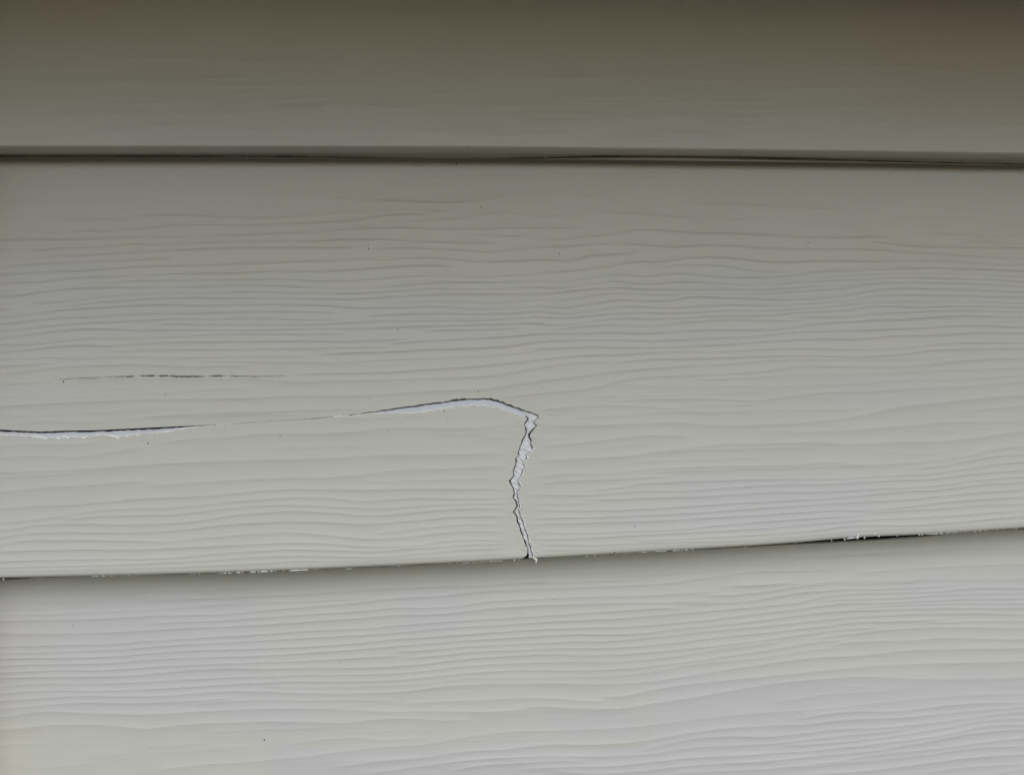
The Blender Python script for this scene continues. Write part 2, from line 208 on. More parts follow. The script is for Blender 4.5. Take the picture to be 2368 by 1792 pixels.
1:.2:0,903 300,882 900,878 1300,862 1600,842 2212,818;.9:.2:0,962 300,940 1000,935 1500,915 1900,888 2212,872;1:.3:0,1025 300,1005 600,985 1200,985 1500,975 1800,948 2212,935;1:.6:0,1095 300,1068 600,1042 1200,1042 1600,1025 2080,990;.6:.2:1550,1063 1900,1030 2212,1018;
1:1.1:0,1160 400,1115 800,1130 1200,1140 1600,1120 2212,1093;.9:1.2:0,1270 200,1255 450,1230 1000,1240 1200,1260 1500,1235 2212,1200;.3:.6:1700,1430 2212,1405;.3:.4:660,1497 1130,1470;.3:.3:0,1400 500,1390;.4:.2:350,1595 900,1550 ;.4:.8:1250,1625 1700,1570 2212,1540
# 590 1342 3.687
.9:.2:0,130 500,110 900,80 1200,65 1500,50 1900,40 2212,22;.5:.1:0,190 500,172 1000,140;.9:.1:0,258 500,218 800,195 1100,160 1300,145 1600,130 1850,100 2212,80;1:.1:0,317 500,285 900,258 1200,232 1450,232 1700,218 1950,185 2212,165;1:.1:0,380 500,345 900,320 1300,288 1550,287 1850,255 2212,225;
1:.1:0,458 500,425 950,408 1300,375 1700,345 2212,315;1:.1:0,512 500,485 950,462 1300,435 1700,400 2212,370;1:.1:0,578 500,560 900,530 1200,500 1500,478 1900,450 2212,430;1:.1:0,638 500,612 900,585 1200,558 1600,525 2212,488;.9:.1:1130,607 1500,590 1850,560 2212,545;1:.1:0,697 500,680 900,658 1330,638;
.9:.1:1230,667 1550,640 1850,608 2212,592;1:.1:0,752 500,742 1000,740 1300,722 1700,680 2212,640;1:.2:0,818 700,800 1100,795 1400,775 1800,728 2212,708;.8:.1:0,872 200,862 700,860 1100,852 1400,828 1700,800 2212,768;.8:.1:0,900 300,908 700,907 1200,892 1600,860 1900,828 2212,832;1:.2:0,955 500,960 900,960 1300,942 1600,905 1850,885 2212,880;
.8:.6:0,1015 500,1020 900,1018 1280,1024;.9:.7:1180,1057 1450,1035 1900,1020 2212,1005;1:1:0,1093 700,1095 1000,1112 1500,1112 2212,1102;.9:1.2:0,1200 500,1205 750,1212 1000,1190 1250,1172 1600,1188 1900,1180;.5:.6:230,1402 600,1350 850,1338 1100,1358 1470,1338;.7:.9:0,1540 500,1490 800,1450 1100,1420 1500,1390 1800,1330 2212,1285;
1:1:600,1600 1100,1535 1500,1500 1800,1455 2212,1430;1:.6:850,1660 1400,1585 1700,1545 2000,1515 2212,1508;1:.5:1550,1640 2000,1570 2212,1560
# 1180 1342 3.687
.9:.1:0,22 420,3;.9:.1:0,80 500,60 1000,40 1300,25 1570,-2;.9:.1:0,168 400,150 700,138 1200,125 1500,110 1800,86;.9:.1:0,222 400,208 900,190 1500,180 1830,163;.7:0:1780,52 2212,35;.8:0:1580,131 1900,122 2212,92;.8:0:1430,207 1800,190 2000,178 2212,150;1:.1:0,317 400,293 700,272 1100,245 1300,235 1530,241;
1:.1:0,372 500,342 900,325 1200,300 1600,268 2212,215;1:.1:0,428 500,405 850,397 1150,385 1500,352 1850,315 2212,270;1:.1:0,483 500,458 1100,450 1400,415 1900,365 2212,328;1:.1:0,542 500,520 900,510 1300,475 1700,432 2212,385;1:.1:0,592 400,577 900,570 1300,540 1800,480 2212,440;1:.1:0,640 300,630 750,635 1200,610 1600,570 2212,505;
1:.2:0,702 500,692 900,690 1300,660 1700,600 2212,535;1:.2:0,765 600,765 1000,748 1400,705 1800,650 2212,595;.7:.3:0,825 500,820 900,812 1250,772 1500,725 2212,652;1:.5:0,880 400,875 900,882 1200,860 1600,800 2212,708;.8:.7:0,1003 300,1000 650,1025 900,1024;1:.6:700,993 1000,978 1250,925 1700,865 2212,817;
1:1.1:0,1105 230,1075 600,1092 900,1092 1200,1050 1700,970 2212,887;.7:1.1:0,1290 500,1275 1000,1250 1500,1190 2212,1125;1:.7:0,1435 300,1400 800,1395 1100,1370 1500,1300 2212,1235;.9:.4:1030,1475 1300,1400 1600,1345 1900,1325 2212,1332;1:.5:0,1507 300,1495 900,1495 1250,1470 1500,1430 2212,1393;
.7:.2:0,1560 400,1540 760,1545;1:.5:0,1615 400,1590 900,1578 1200,1545 1500,1515 2212,1475;.9:.4:280,1622 800,1645 1100,1625 1500,1580 2212,1537;.9:.4:1280,1657 1700,1625 2212,1603
# 1768 1342 3.687
.8:0:0,32 330,8;.9:0:0,92 300,50 630,15;.8:0:580,30 1100,18 1420,3;1:0:0,155 300,105 600,80 1100,68 1500,45 1720,33;1:0:0,215 300,185 500,140 700,115 1100,105 1500,90 1800,65 2212,62;.9:0:400,187 600,165 1100,150 1600,118 2212,105;1:0:0,275 300,240 600,200 1000,190 1600,160 2212,150;.8:0:680,237 1100,212 1600,195 2212,192;
1:.1:0,333 300,295 600,262 1000,248 1500,235 2212,230;1:.1:0,390 400,345 800,308 1500,280 1900,282 2212,288;1:.1:0,443 400,400 800,358 1200,345 1620,329;.8:.1:1280,366 1700,350 2212,345;1:.1:0,502 400,450 700,415 1030,398;.6:.1:0,540 220,513;1:.1:360,507 700,460 1000,425 1500,400 2212,405;
1:.2:0,595 300,545 600,510 780,488;.9:.3:480,560 750,525 1000,512 1250,512 1500,490 1900,495 2212,503;.6:.6:0,652 300,605 720,563;1:.7:0,710 400,660 900,632 1100,605 1500,585 2000,578 2212,572;1:1:0,815 500,768 900,730 1300,710 1700,700 2212,685;1:1.1:0,885 500,838 850,820 1250,835 1800,838 2212,825;
.4:.2:0,1040 250,1015 400,985 800,955 1100,935 1320,888;.3:.2:680,906 970,894;.3:.3:1880,907 2212,890;.6:.7:0,1120 500,1090 1000,1040 1400,1000 1700,975 2212,960;.9:.4:180,1197 450,1150 700,1118 1100,1115 1500,1070 1800,1045 2212,1035;.9:.5:0,1235 350,1225 600,1195 1200,1165 1500,1135 2000,1092 2212,1078;
1:.4:0,1330 600,1270 1100,1245 1600,1190 2000,1135 2212,1120;.8:.2:0,1390 500,1340 1000,1290 1280,1262;.9:.3:80,1414 700,1370 1200,1310 1500,1260 1800,1205 2000,1182 2212,1178;1:.4:0,1475 500,1440 1000,1385 1500,1320 1900,1240 2212,1225;1:.4:0,1535 500,1490 1000,1440 1400,1370 1800,1300 2000,1280 2212,1272;
1:.4:0,1605 500,1555 1000,1480 1500,1430 1850,1380 2212,1345;.7:.3:180,1612 700,1555 1300,1495 1800,1430 2212,1408;1:.4:230,1657 900,1620 1400,1555 1800,1505 2212,1480;.7:.3:1280,1652 1700,1595 2212,1560
# 0 0 1.868
.3:0:0,350 500,355 920,345;.3:0:930,420 1200,395 1370,393;.5:0:190,497 500,483 850,482 1150,475 1450,455 1880,465;.3:0:380,450 550,455 820,445;.4:0:330,578 680,540 1020,540;.35:0:880,567 1200,555 1530,562;.3:0:980,437 1250,432 1480,420;.25:0:1180,492 1700,485;.25:0:1650,420 2000,405;.25:0:700,582 1100,570;.2:0:0,605 400,600;.25:0:740,600 1300,606;.3:0:1900,588 2200,580
# 1184 0 1.868
.3:0:580,573 1000,590;.3:0:430,600 700,613;.3:0:880,557 1320,560;.3:0:240,496 470,489;.25:0:1530,560 1930,555;.2:0:0,520 300,515;.2:0:1350,525 1700,530;.25:0:0,575 300,582;.2:0:1300,600 1800,606
# 0 0 1.0
0.17:0.0:1169,178.1 1275,181.0 1380,181.2 1486,182.0;0.20:0.0:1162,274.9 1261,272.3 1361,274.4 1460,273.3 1559,270.0;0.18:0.1:2103,162.2 2160,163.6 2216,166.1 2273,167.5;0.23:0.1:1750,209.8 1866,206.8 1983,204.4 2100,206.4;0.19:0.1:620,256.6 714,256.3 809,255.0 904,254.3 998,257.1;0.22:0.0:83,187.6 190,184.8 297,187.0 403,183.9 510,183.3 617,182.6;0.22:0.1:1661,252.2 1767,255.4 1874,254.5 1981,252.2;0.15:0.0:386,136.3 497,139.9 608,139.6 719,139.4;0.22:0.0:791,304.1 881,307.2 971,307.7 1062,307.8 1152,309.6 1242,308.5 1332,307.8;0.17:0.1:1279,222.2 1377,225.1 1475,224.5 1573,227.0;0.17:0.0:2135,294.2 2226,293.4 2318,293.0 2409,294.6 2501,296.1 2592,294.2;0.29:0.0:1465,321.7 1549,322.4 1632,319.9 1716,319.5;0.20:0.1:990,301.7 1099,300.3 1207,297.5 1316,296.5 1425,297.6;0.22:0.0:1203,233.0 1301,235.9 1400,237.6 1499,238.5 1598,238.1 1697,237.9 1796,237.0;0.27:0.0:1126,263.9 1238,262.2 1350,264.2 1462,263.9;0.21:0.0:385,201.1 483,199.3 581,201.2 678,198.5 776,200.6;0.17:0.1:844,245.3 942,243.4 1040,244.4 1138,245.7 1236,246.5 1335,242.9;0.19:0.1:14,227.5 108,226.2 202,225.0 297,225.7 391,226.0 485,224.9;0.20:0.1:219,196.4 319,197.7 419,195.9 519,196.6 619,198.4;0.16:0.1:447,292.2 516,294.5 586,296.2 655,294.6;0.11:0.0:1689,159.0 1746,158.8 1803,161.3 1859,161.0;0.16:0.1:200,135.1 291,137.3 383,134.9 475,136.9 566,137.4;0.10:0.1:1632,151.6 1727,150.7 1822,149.3 1917,153.4 2013,155.3 2108,156.1 2203,158.4;0.17:0.0:1294,181.1 1390,179.4 1485,181.9 1580,183.8 1676,186.5 1771,185.9 1867,186.2;0.22:0.0:1489,316.6 1562,316.0 1636,315.3 1709,315.9;0.24:0.0:1879,248.5 1949,247.8 2020,246.6 2090,248.1;0.21:0.1:1534,189.8 1646,189.7 1758,189.5 1869,192.4;0.25:0.1:479,245.1 571,246.4 663,248.3 755,249.5 846,252.9;0.25:0.1:1027,242.5 1122,245.7 1217,243.9 1312,247.2 1407,250.4 1502,252.2;0.18:0.1:431,144.0 519,144.1 607,144.4 695,141.0;0.11:0.0:41,164.3 119,162.1 196,163.9 274,160.4;0.19:0.1:700,278.3 755,276.7 809,277.4 864,280.3;0.22:0.0:209,240.0 300,240.2 391,238.7 482,239.0;0.24:0.1:772,267.0 890,269.0 1007,267.3 1125,266.9;0.18:0.0:1089,264.7 1148,266.6 1207,265.1 1266,264.9;0.25:0.1:1645,274.6 1743,272.5 1842,269.0 1940,266.1 2039,265.2;0.28:0.1:1103,270.5 1193,272.4 1284,271.8 1375,274.2 1465,272.2 1556,271.1 1647,269.0;0.18:0.1:1583,287.4 1661,287.3 1739,290.8 1816,289.2;0.18:0.0:1882,527.7 1976,528.9 2071,527.0 2165,524.7;0.20:0.0:945,465.2 1036,464.8 1127,465.5 1218,466.5 1309,468.5;0.25:0.0:1448,404.8 1507,405.1 1566,402.3 1626,399.1;0.27:0.0:389,525.1 450,528.6 511,527.1 573,526.6;0.29:0.0:284,474.8 333,474.0 382,472.6 431,471.2;0.25:0.0:707,452.5 781,453.3 856,453.6 930,449.5;0.16:0.0:2186,559.7 2247,559.9 2307,557.2 2368,555.1;0.22:0.0:-7,473.2 101,470.1 211,468.3 320,470.0;0.27:0.0:757,464.3 859,462.7 962,463.9 1065,463.3 1167,460.4;0.17:0.0:1261,480.6 1364,480.3 1468,478.4 1572,480.5;0.19:0.0:658,405.3 769,403.8 881,404.9 992,405.8;0.17:0.0:819,430.5 892,431.9 965,434.5 1039,434.0;0.22:0.0:2068,526.3 2171,523.4 2273,522.3 2375,525.2 2477,524.0;0.17:0.0:923,414.3 1025,411.6 1127,411.8 1229,411.9;0.26:0.0:1091,453.0 1189,452.2 1286,450.7 1384,451.0 1481,449.6;0.29:0.0:1832,538.3 1911,535.8 1989,537.0 2068,536.1;0.23:0.0:1528,455.2 1619,458.1 1711,459.7 1802,462.7 1894,460.4;0.28:0.0:1323,407.7 1410,410.8 1496,407.9 1583,406.2;0.22:0.0:2009,454.2 2080,453.0 2151,454.7 2222,458.1;0.19:0.0:263,557.7 314,558.8 365,557.9 417,556.9;0.22:0.0:660,541.3 778,538.6 897,540.5 1015,541.1;0.17:0.0:169,550.9 234,552.4 300,552.9 365,550.1;0.25:0.0:1450,511.9 1531,511.1 1611,514.2 1691,514.3;0.25:0.3:204,901.5 255,899.3 306,894.6 357,892.8;0.18:0.3:895,1029.7 968,1026.2 1040,1023.7 1112,1022.4;0.18:0.3:670,1049.9 714,1049.4 759,1048.3 803,1050.3;0.21:0.0:2086,996.8 2170,997.2 2254,993.0 2338,988.3;0.21:0.3:1761,1026.9 1857,1028.0 1953,1024.5 2049,1025.5;0.27:0.0:6,974.7 61,974.1 116,970.6 171,970.7;0.30:0.3:-12,1090.0 17,1090.7 47,1087.8 77,1086.0;0.28:0.0:479,955.4 572,952.1 666,951.2 759,949.3;0.30:0.0:707,905.9 739,907.0 772,904.8 805,901.9;0.23:0.3:1724,1001.8 1812,996.1 1900,993.0 1988,987.4;0.28:0.3:979,1004.2 1062,1002.9 1145,999.6 1228,995.0;0.22:0.3:1820,920.3 1904,919.0 1989,920.8 2073,917.7;0.27:0.3:1119,982.4 1209,979.9 1298,977.3 1388,974.3;0.25:0.3:1543,1082.3 1580,1079.3 1617,1077.9 1654,1077.0;0.29:0.3:643,969.2 719,965.6 795,966.1 871,966.5;0.19:0.0:827,956.4 866,957.4 905,957.0 944,956.5;0.28:0.3:1368,924.7 1457,925.3 1546,924.3 1635,926.7;0.26:0.0:1402,928.4 1435,927.1 1469,922.7 1503,918.3;0.21:0.0:283,942.9 368,941.0 452,938.3 537,935.6;0.18:0.3:736,1083.0 771,1085.4 807,1083.3 842,1082.0;0.21:0.3:630,929.8 692,931.2 753,928.7 815,930.8;0.16:0.0:319,953.2 363,953.4 407,949.1 451,944.3;0.23:0.3:1734,1098.3 1812,1095.8 1890,1092.7 1968,1087.8;0.20:0.3:670,1001.3 726,1001.7 782,1001.8 838,999.6;0.18:0.0:711,1095.2 762,1093.1 813,1092.8 863,1090.3;0.28:0.3:963,995.6 1030,992.4 1097,991.4 1165,991.1;0.20:0.3:1900,1042.3 1955,1039.5 2011,1038.4 2066,1038.7;0.24:0.0:270,944.0 326,941.5 382,940.3 438,937.7;0.18:0.0:1014,1762.4 1081,1757.8 1147,1752.7 1214,1749.6;0.21:0.4:1821,1649.4 1886,1649.8 1952,1646.4 2018,1642.9;0.24:0.4:1807,1673.1 1886,1669.0 1966,1663.1 2045,1660.6;0.16:0.0:2053,1703.8 2146,1704.2 2240,1705.2 2333,1703.0;0.24:0.4:970,1773.7 1031,1770.2 1092,1769.1 1153,1768.5;0.26:0.0:1677,1765.6 1767,1764.3 1857,1763.7 1947,1761.9 2037,1759.2;0.19:0.4:1928,1728.9 2037,1724.2 2145,1719.8 2253,1715.6;0.22:0.0:708,1637.8 769,1635.7 830,1630.7 890,1628.5;0.23:0.0:337,1740.2 414,1737.7 490,1732.9 567,1732.5;0.28:0.4:1047,1712.6 1112,1711.2 1177,1710.8 1242,1706.5;0.20:0.0:1031,1648.6 1138,1644.0 1245,1641.9 1352,1641.8;0.22:0.4:1158,1758.1 1240,1754.8 1322,1750.8 1403,1750.9;0.23:0.4:624,1762.7 716,1762.7 808,1760.0 899,1755.6 991,1755.1;0.19:0.0:732,1696.6 825,1693.6 918,1688.9 1011,1687.0;0.18:0.4:1578,1647.6 1655,1644.5 1731,1643.5 1808,1641.8;0.23:0.0:314,1726.5 365,1727.5 416,1726.3 468,1724.5;0.17:0.0:564,1670.3 660,1667.3 756,1663.3 852,1663.5 948,1659.1;0.30:0.4:1094,1651.9 1155,1652.5 1215,1648.3 1276,1647.8;0.20:0.0:449,1693.1 547,1690.6 645,1685.7 743,1682.3 842,1678.0;0.21:0.4:1623,1700.7 1727,1697.7 1831,1695.0 1935,1691.1;0.26:0.0:324,1722.5 383,1722.4 443,1720.2 503,1716.0;0.17:0.0:1625,1767.4 1684,1766.3 1743,1761.6 1801,1759.3;0.24:0.0:1304,1645.8 1357,1643.3 1410,1640.3 1462,1636.7;0.16:0.0:1581,1753.5 1655,1752.5 1729,1749.3 1802,1747.5;0.20:0.0:447,1692.4 562,1688.2 676,1684.1 791,1683.4;0.21:0.4:1446,1659.0 1495,1655.4 1544,1652.1 1593,1649.6;0.24:0.4:801,1763.7 861,1760.2 920,1758.3 980,1756.9
# 1184 925 1.868
.6:.1:0,790 250,785 560,774;.6:.1:660,790 850,766 1000,745 1300,735 1450,728;.6:.1:1460,748 1900,716 2212,708;.5:.1:930,806 1200,795 1500,780 1900,775 2212,770;.4:.4:0,736 500,706 1000,682 1400,668 2212,652;.3:.2:1650,704 2212,690;.4:.2:0,760 300,748 700,728;.3:.1:300,765 800,745
# 0 1330 1.868
.3:.4:0,60 500,52 1000,30;.35:.1:250,85 700,70 1150,50
# 0 0 1.0
0.8:0.9:0,1872 290,1864 580,1856 870,1847 1160,1833 1450,1825 1740,1808 2030,1799 2320,1786 2368,1775;0.7:0.3:0,1895 290,1876 580,1868 870,1857 1160,1838 1450,1832 1740,1825 2030,1814 2320,1803 2368,1785;0.7:0.2:0,1919 290,1900 580,1892 870,1881 1160,1872 1450,1856 1740,1844 2030,1827 2320,1810 2368,1795;0.7:0.5:0,1935 290,1921 580,1909 870,1902 1160,1883 1450,1866 1740,1857 2030,1844 2320,1825 2368,1812;0.7:0.5:0,1951 290,1937 580,1930 870,1922 1160,1902 1450,1885 1740,1878 2030,1864 2320,1858 2368,1844;0.8:0.5:0,1978 290,1963 580,1947 870,1927 1160,1913 1450,1906 1740,1888 2030,1878 2320,1858 2368,1844;1.0:0.3:0,2006 290,1992 580,1975 870,1965 1160,1947 1450,1936 1740,1917 2030,1903 2320,1886 2368,1870;0.7:0.5:0,2036 290,2030 580,2010 870,1993 1160,1986 1450,1975 1740,1963 2030,1944 2320,1926 2368,1912;0.9:0.5:0,2062 290,2047 580,2028 870,2011 1160,2000 1450,1980 1740,1966 2030,1954 2320,1936 2368,1924;1.0:0.9:0,2079 290,2061 580,2043 870,2036 1160,2027 1450,2011 1740,1994 2030,1984 2320,1977 2368,1960;0.8:0.2:0,2110 290,2096 580,2078 870,2058 1160,2052 1450,2035 1740,2025 2030,2008 2320,2000 2368,1988;0.8:0.2:0,2128 290,2109 580,2096 870,2085 1160,2074 1450,2055 1740,2038 2030,2031 2320,2021 2368,2002;0.9:0.2:0,2147 290,2129 580,2114 870,2102 1160,2084 1450,2069 1740,2062 2030,2055 2320,2045 2368,2034;0.7:0.2:0,2164 290,2156 580,2143 870,2128 1160,2112 1450,2093 1740,2081 2030,2062 2320,2043 2368,2028;1.0:0.9:0,2179 290,2167 580,2157 870,2150 1160,2140 1450,2130 1740,2121 2030,2114 2320,2099 2368,2088;0.7:0.9:0,2210 290,2204 580,2184 870,2171 1160,2151 1450,2141 1740,2126 2030,2106 2320,2087 2368,2068;0.9:0.9:0,2230 290,2220 580,2205 870,2195 1160,2184 1450,2170 1740,2161 2030,2143 2320,2133 2368,2114;0.9:0.3:0,2253 290,2247 580,2228 870,2219 1160,2208 1450,2195 1740,2188 2030,2173 2320,2155 2368,2143;1.0:0.5:0,2282 290,2271 580,2258 870,2250 1160,2235 1450,2224 1740,2207 2030,2193 2320,2184 2368,2177
"""
TX = {0: (-99, 595), 590: (595, 1185), 1180: (1185, 1774), 1768: (1774, 2500)}
def parse():
    segs = []
    for blk in GRAIN.strip().split('#'):
        if not blk.strip(): continue
        head, body = blk.strip().split('\n', 1); ox, oy, sc = [float(t) for t in head.split()]
        for it in body.replace('\n', ' ').split(';'):
            it = it.strip()
            if not it: continue
            s, wd, pts = it.split(':'); p = [tuple(float(q) for q in t.split(',')) for t in pts.split()]
            p = [(ox+x/sc, oy+y/sc) for x, y in p]
            if len(p) > 1: segs.append([float(s), float(wd), p])
    changed = True                       # join ridges that run on across a tile edge
    seams = [595, 1185, 1774]
    for sm in seams:
        L = [g for g in segs if abs(g[2][-1][0]-sm) < 12]; R = [g for g in segs if abs(g[2][0][0]-sm) < 12]
        pairs = sorted(((abs(a[2][-1][1]-b[2][0][1]), id(a), id(b), a, b) for a in L for b in R if abs(a[2][-1][1]-b[2][0][1]) < 7), key=lambda t: t[:3])
        ua, ub = set(), set()
        for d, ia, ib, a, b in pairs:
            if ia in ua or ib in ub: continue
            ua.add(ia); ub.add(ib)
            pa, pb = a[2], b[2]; mid = (sm, (pa[-1][1]+pb[0][1])/2)
            b[2] = pa[:-1]+[mid]+pb[1:]; b[0] = (a[0]+b[0])/2; b[1] = (a[1]+b[1])/2
            segs = [g for g in segs if g is not a]
    out = []
    for s, wd, p in segs:
        t0, t1 = 1, 1
        if p[0][0] < 3: sl = (66-.135*p[0][1])/2368; p = [(-3600, p[0][1]-3600*sl), (-160, p[0][1]-170*sl)]+p
        if p[-1][0] > 2360: sl = (66-.135*p[-1][1])/2368; p = p+[(2500, p[-1][1]+132*sl), (3900, p[-1][1]+1532*sl)]
        q = [p[0]]
        for a in p[1:]:
            if a[0] > q[-1][0]+2: q.append(a)
        if len(q) > 1: out.append((s, wd, q, t0, t1))
    return out
RIDGES = parse()
DARKCUT = []   # hairline cracks: (points, depth px, half width px)
def relief(U, V, rows_lo, rows_hi, gain=1.0):
    H = np.zeros_like(U); cu = U[0]
    for k, (s, wd, p, t0, t1) in enumerate(RIDGES):
        vs_ = [a[1] for a in p]
        if max(vs_) < rows_lo-60 or min(vs_) > rows_hi+60: continue
        a, b = p[0][0], p[-1][0]
        f = smooth_curve(p); L = min(60, (b-a)*.35)
        j = np.where((U.min(0) < b) & (U.max(0) > a))[0]
        if not len(j): continue
        j0, j1 = j[0], j[-1]+1; uu = U[:, j0:j1]
        env = np.ones_like(uu)
        if t0: env = env*np.clip((uu-a)/L, 0, 1)
        if t1: env = env*np.clip((b-uu)/L, 0, 1)
        env = env*env*(3-2*env)*((uu >= a) & (uu <= b))
        env = env*(1+.22*noise1(uu, 90, 100+k))
        d = V[:, j0:j1]-(f(uu)+noise1(uu, 34, 500+k, .7)*.8)
        broad = wd
        w1 = 7+3*broad; w2 = 3.2+6.5*broad
        h = np.where(d < 0, np.exp(d/w1), np.exp(-d/w2))
        # round the crest a little
        h = np.minimum(h, 0.86+0.14*h)
        H[:, j0:j1] += s*env*h*(1.30+0.30*broad)*np.interp(V[:, j0:j1], [0, 500, 650, 850, 1050, 1400, 1500], [2.4, 2.4, 1.8, 1.35, 1.0, .95, .88])
    return H*gain*1.7
def fine(U, V, amt):
    n = .30*noise2(U+V*.3, V, 150, 7, 21)+.18*noise2(U, V+U*.02, 60, 3.6, 22)+.5*noise2(U, V, 220, 22, 23)+.10*noise2(U, V, 14, 5, 24)
    return n*amt
def hair(U, V, pts, depth, hw, seed, dens=0.3):
    f = curve(pts); a, b = pts[0][0], pts[-1][0]
    env = np.clip((U-a)/30, 0, 1)*np.clip((b-U)/30, 0, 1)
    n = np.clip(1.3*noise1(U, 9, seed)+.9*noise1(U, 40, seed+1)+dens+.5, 0, 1)
    d = (V-f(U)-noise1(U, 12, seed+2, .8))/hw
    return -depth*env*n*np.exp(-d*d)+ .8*env*np.clip(noise1(U, 7, seed+3)-.45, 0, 1)*np.exp(-((d-1.5)**2))

def cols(extra=()):
    a = list(np.arange(-66, 2440, 6.0)); fine_ = list(np.arange(1130, 1330, 2.0))
    c = sorted(set([x for x in a if not 1130 <= x < 1330]+fine_+list(np.arange(-4500, -810, 110))+list(np.arange(-800, -66, 24))+list(np.arange(2450, 3150, 24))+[3400, 3800, 4300]))
    return np.array(c)

# ------------------------------------------------------------------ setting
g = mesh_np('ground', [(-80, -120, 0), (80, -120, 0), (80, 40, 0), (-80, 40, 0)], [(0, 1, 2, 3)])
link('ground', g, M_GROUND, kind='structure')

wall = bpy.data.objects.new('siding_wall', None); S.collection.objects.link(wall)
wall['label'] = 'house wall clad in greige wood-grain vinyl siding boards, the middle one cracked'
wall['category'] = 'wall'; wall['kind'] = 'thing'
box('sheathing', (-0.9, 0.012, 0.0), (0.9, 0.03, 1.66), M_DARK, parent=wall, label='black felt sheathing behind the siding, seen only through gaps')

# edges, in sighted position
B1 = smooth_curve([(-4500, 306), (-420, 336), (0, 339), (600, 339.5), (1184, 341.5), (1505, 345), (1987, 350.6), (2368, 356), (2800, 359), (4300, 370)])
VC = smooth_curve([(-4500, 329), (-420, 358), (0, 361), (600, 361.5), (1184, 365.4), (1290, 364), (1400, 360.5), (1510, 356.3), (1640, 359.2), (1780, 364.5), (2000, 371), (2368, 378.5), (2800, 382), (4300, 393)])
VB = smooth_curve([(-4500, 333), (-420, 362), (0, 364), (600, 365), (1184, 368), (1400, 370), (1640, 373), (2000, 377.2), (2368, 382.5), (2800, 386), (4300, 397)])
B2 = smooth_curve([(-4500, 1556), (-420, 1356), (0, 1336), (130, 1333), (613, 1320), (814, 1311.6), (1184, 1293.4), (1521, 1274), (1841, 1254), (1985, 1242), (2120, 1236), (2368, 1220.5), (2800, 1198), (4300, 1124)])

# ---- crack outline
def E(s, ox, oy, sc): return [(ox+float(a.split(',')[0])/sc, oy+float(a.split(',')[1])/sc) for a in s.split()]
K = 3.687
up_pts = [(-4500, 1010), (-700, 1004), (-420, 998), (-60, 991)]+E('0,417 120,425 350,435 540,427 800,423 1050,412 1350,398 1550,388 1750,380 1950,370', 0, 880, K)+E('0,352 200,341 430,328 700,303 850,285 1130,247 1300,220 1500,193 1700,165 1850,155 1920,152 2000,152 2100,180', 590, 880, K)+E('0,320 100,358 170,380 235,402', 1180, 850, K)
UC = 1245.7; VCn = 961.2
up_pts += [(UC, VCn)]
lo_pts = [(-4500, 1011), (-420, 998.6), (-150, 993.6), (-60, 1003)]+E('0,460 150,465 260,472 345,480 365,488 385,493 420,482 490,484 500,492 520,478 570,480 580,488 600,475 690,477 720,484 740,472 780,468 900,460 950,468 1000,480 1060,472 1200,455 1350,440 1450,430 1600,402 1750,389 1930,373', 0, 880, K)+E('0,355 200,343 430,331 700,306 860,294 1000,280 1100,283 1220,273 1330,276 1400,270 1500,255 1600,237 1700,225 1850,210 1950,213 2050,225 2130,255', 590, 880, K)+E('0,385 60,405 130,424', 1180, 850, K)
UL0, VL0 = 1216.6, 965.2
lo_pts = [p for p in lo_pts if p[0] < UL0-1]+[(UL0, VL0)]
CU0 = curve(up_pts+[(1290, 961.5), (1500, 956), (1900, 946), (2368, 930), (2800, 915), (4300, 880)])
CL0 = curve(lo_pts+[(2800, 965), (4300, 965)])
amp = lambda u: np.clip((u-700)/200, 0.15, 1)*np.clip((UC-6-u)/6, 0, 1)
CU = lambda u: CU0(u)+noise1(u, 6, 31, .9)*amp(u)+noise1(u, 2.5, 32, .5)*amp(u)
CL = lambda u: np.maximum(CL0(u)+(noise1(u, 9, 33, .7)+noise1(u, 3, 34, .35))*np.clip((UL0-8-u)/8, 0, 1)*np.where((u > 500) & (u < 740), .15, 1), CU(u)+.7)
le = E('745,505 760,520 725,570 690,620 705,670 730,750 705,810 670,880 640,950 615,1030 600,1080 590,1165 545,1215 555,1300 525,1370 500,1430 510,1500 480,1550 430,1610 445,1650', 1120, 900, 7.61)+E('425,290 460,345 475,420 462,465 445,492 480,515 500,565 520,620 490,670 460,715 500,765 520,800 525,870 560,960 585,1040 625,1150 660,1240 690,1310 692,1370 680,1420 610,1475', 1120, 1080, 6.975)
re_ = E('960,490 925,530 880,580 905,612 930,640 880,705 800,800 815,860 835,910 815,960 855,1010 858,1050 800,1115 750,1165 770,1220 690,1290 705,1330 720,1360 680,1420 690,1440 650,1530 600,1600', 1120, 900, 7.61)+E('550,230 575,270 590,315 540,410 550,480 560,540 585,650 560,690 590,775 640,880 660,980 700,1080 712,1140 725,1200 740,1250 770,1350 800,1440', 1120, 1080, 6.975)
le = [(UL0, VL0)]+le; re_ = [(UC, VCn)]+re_
LE = lambda v: np.interp(v, [p[1] for p in le], [p[0] for p in le])+noise1(v, 4, 41, .7)*np.clip((v-VL0)/8, 0, 1)
RE = lambda v: np.interp(v, [p[1] for p in re_], [p[0] for p in re_])+noise1(v, 4, 42, .7)*np.clip((v-VCn)/8, 0, 1)

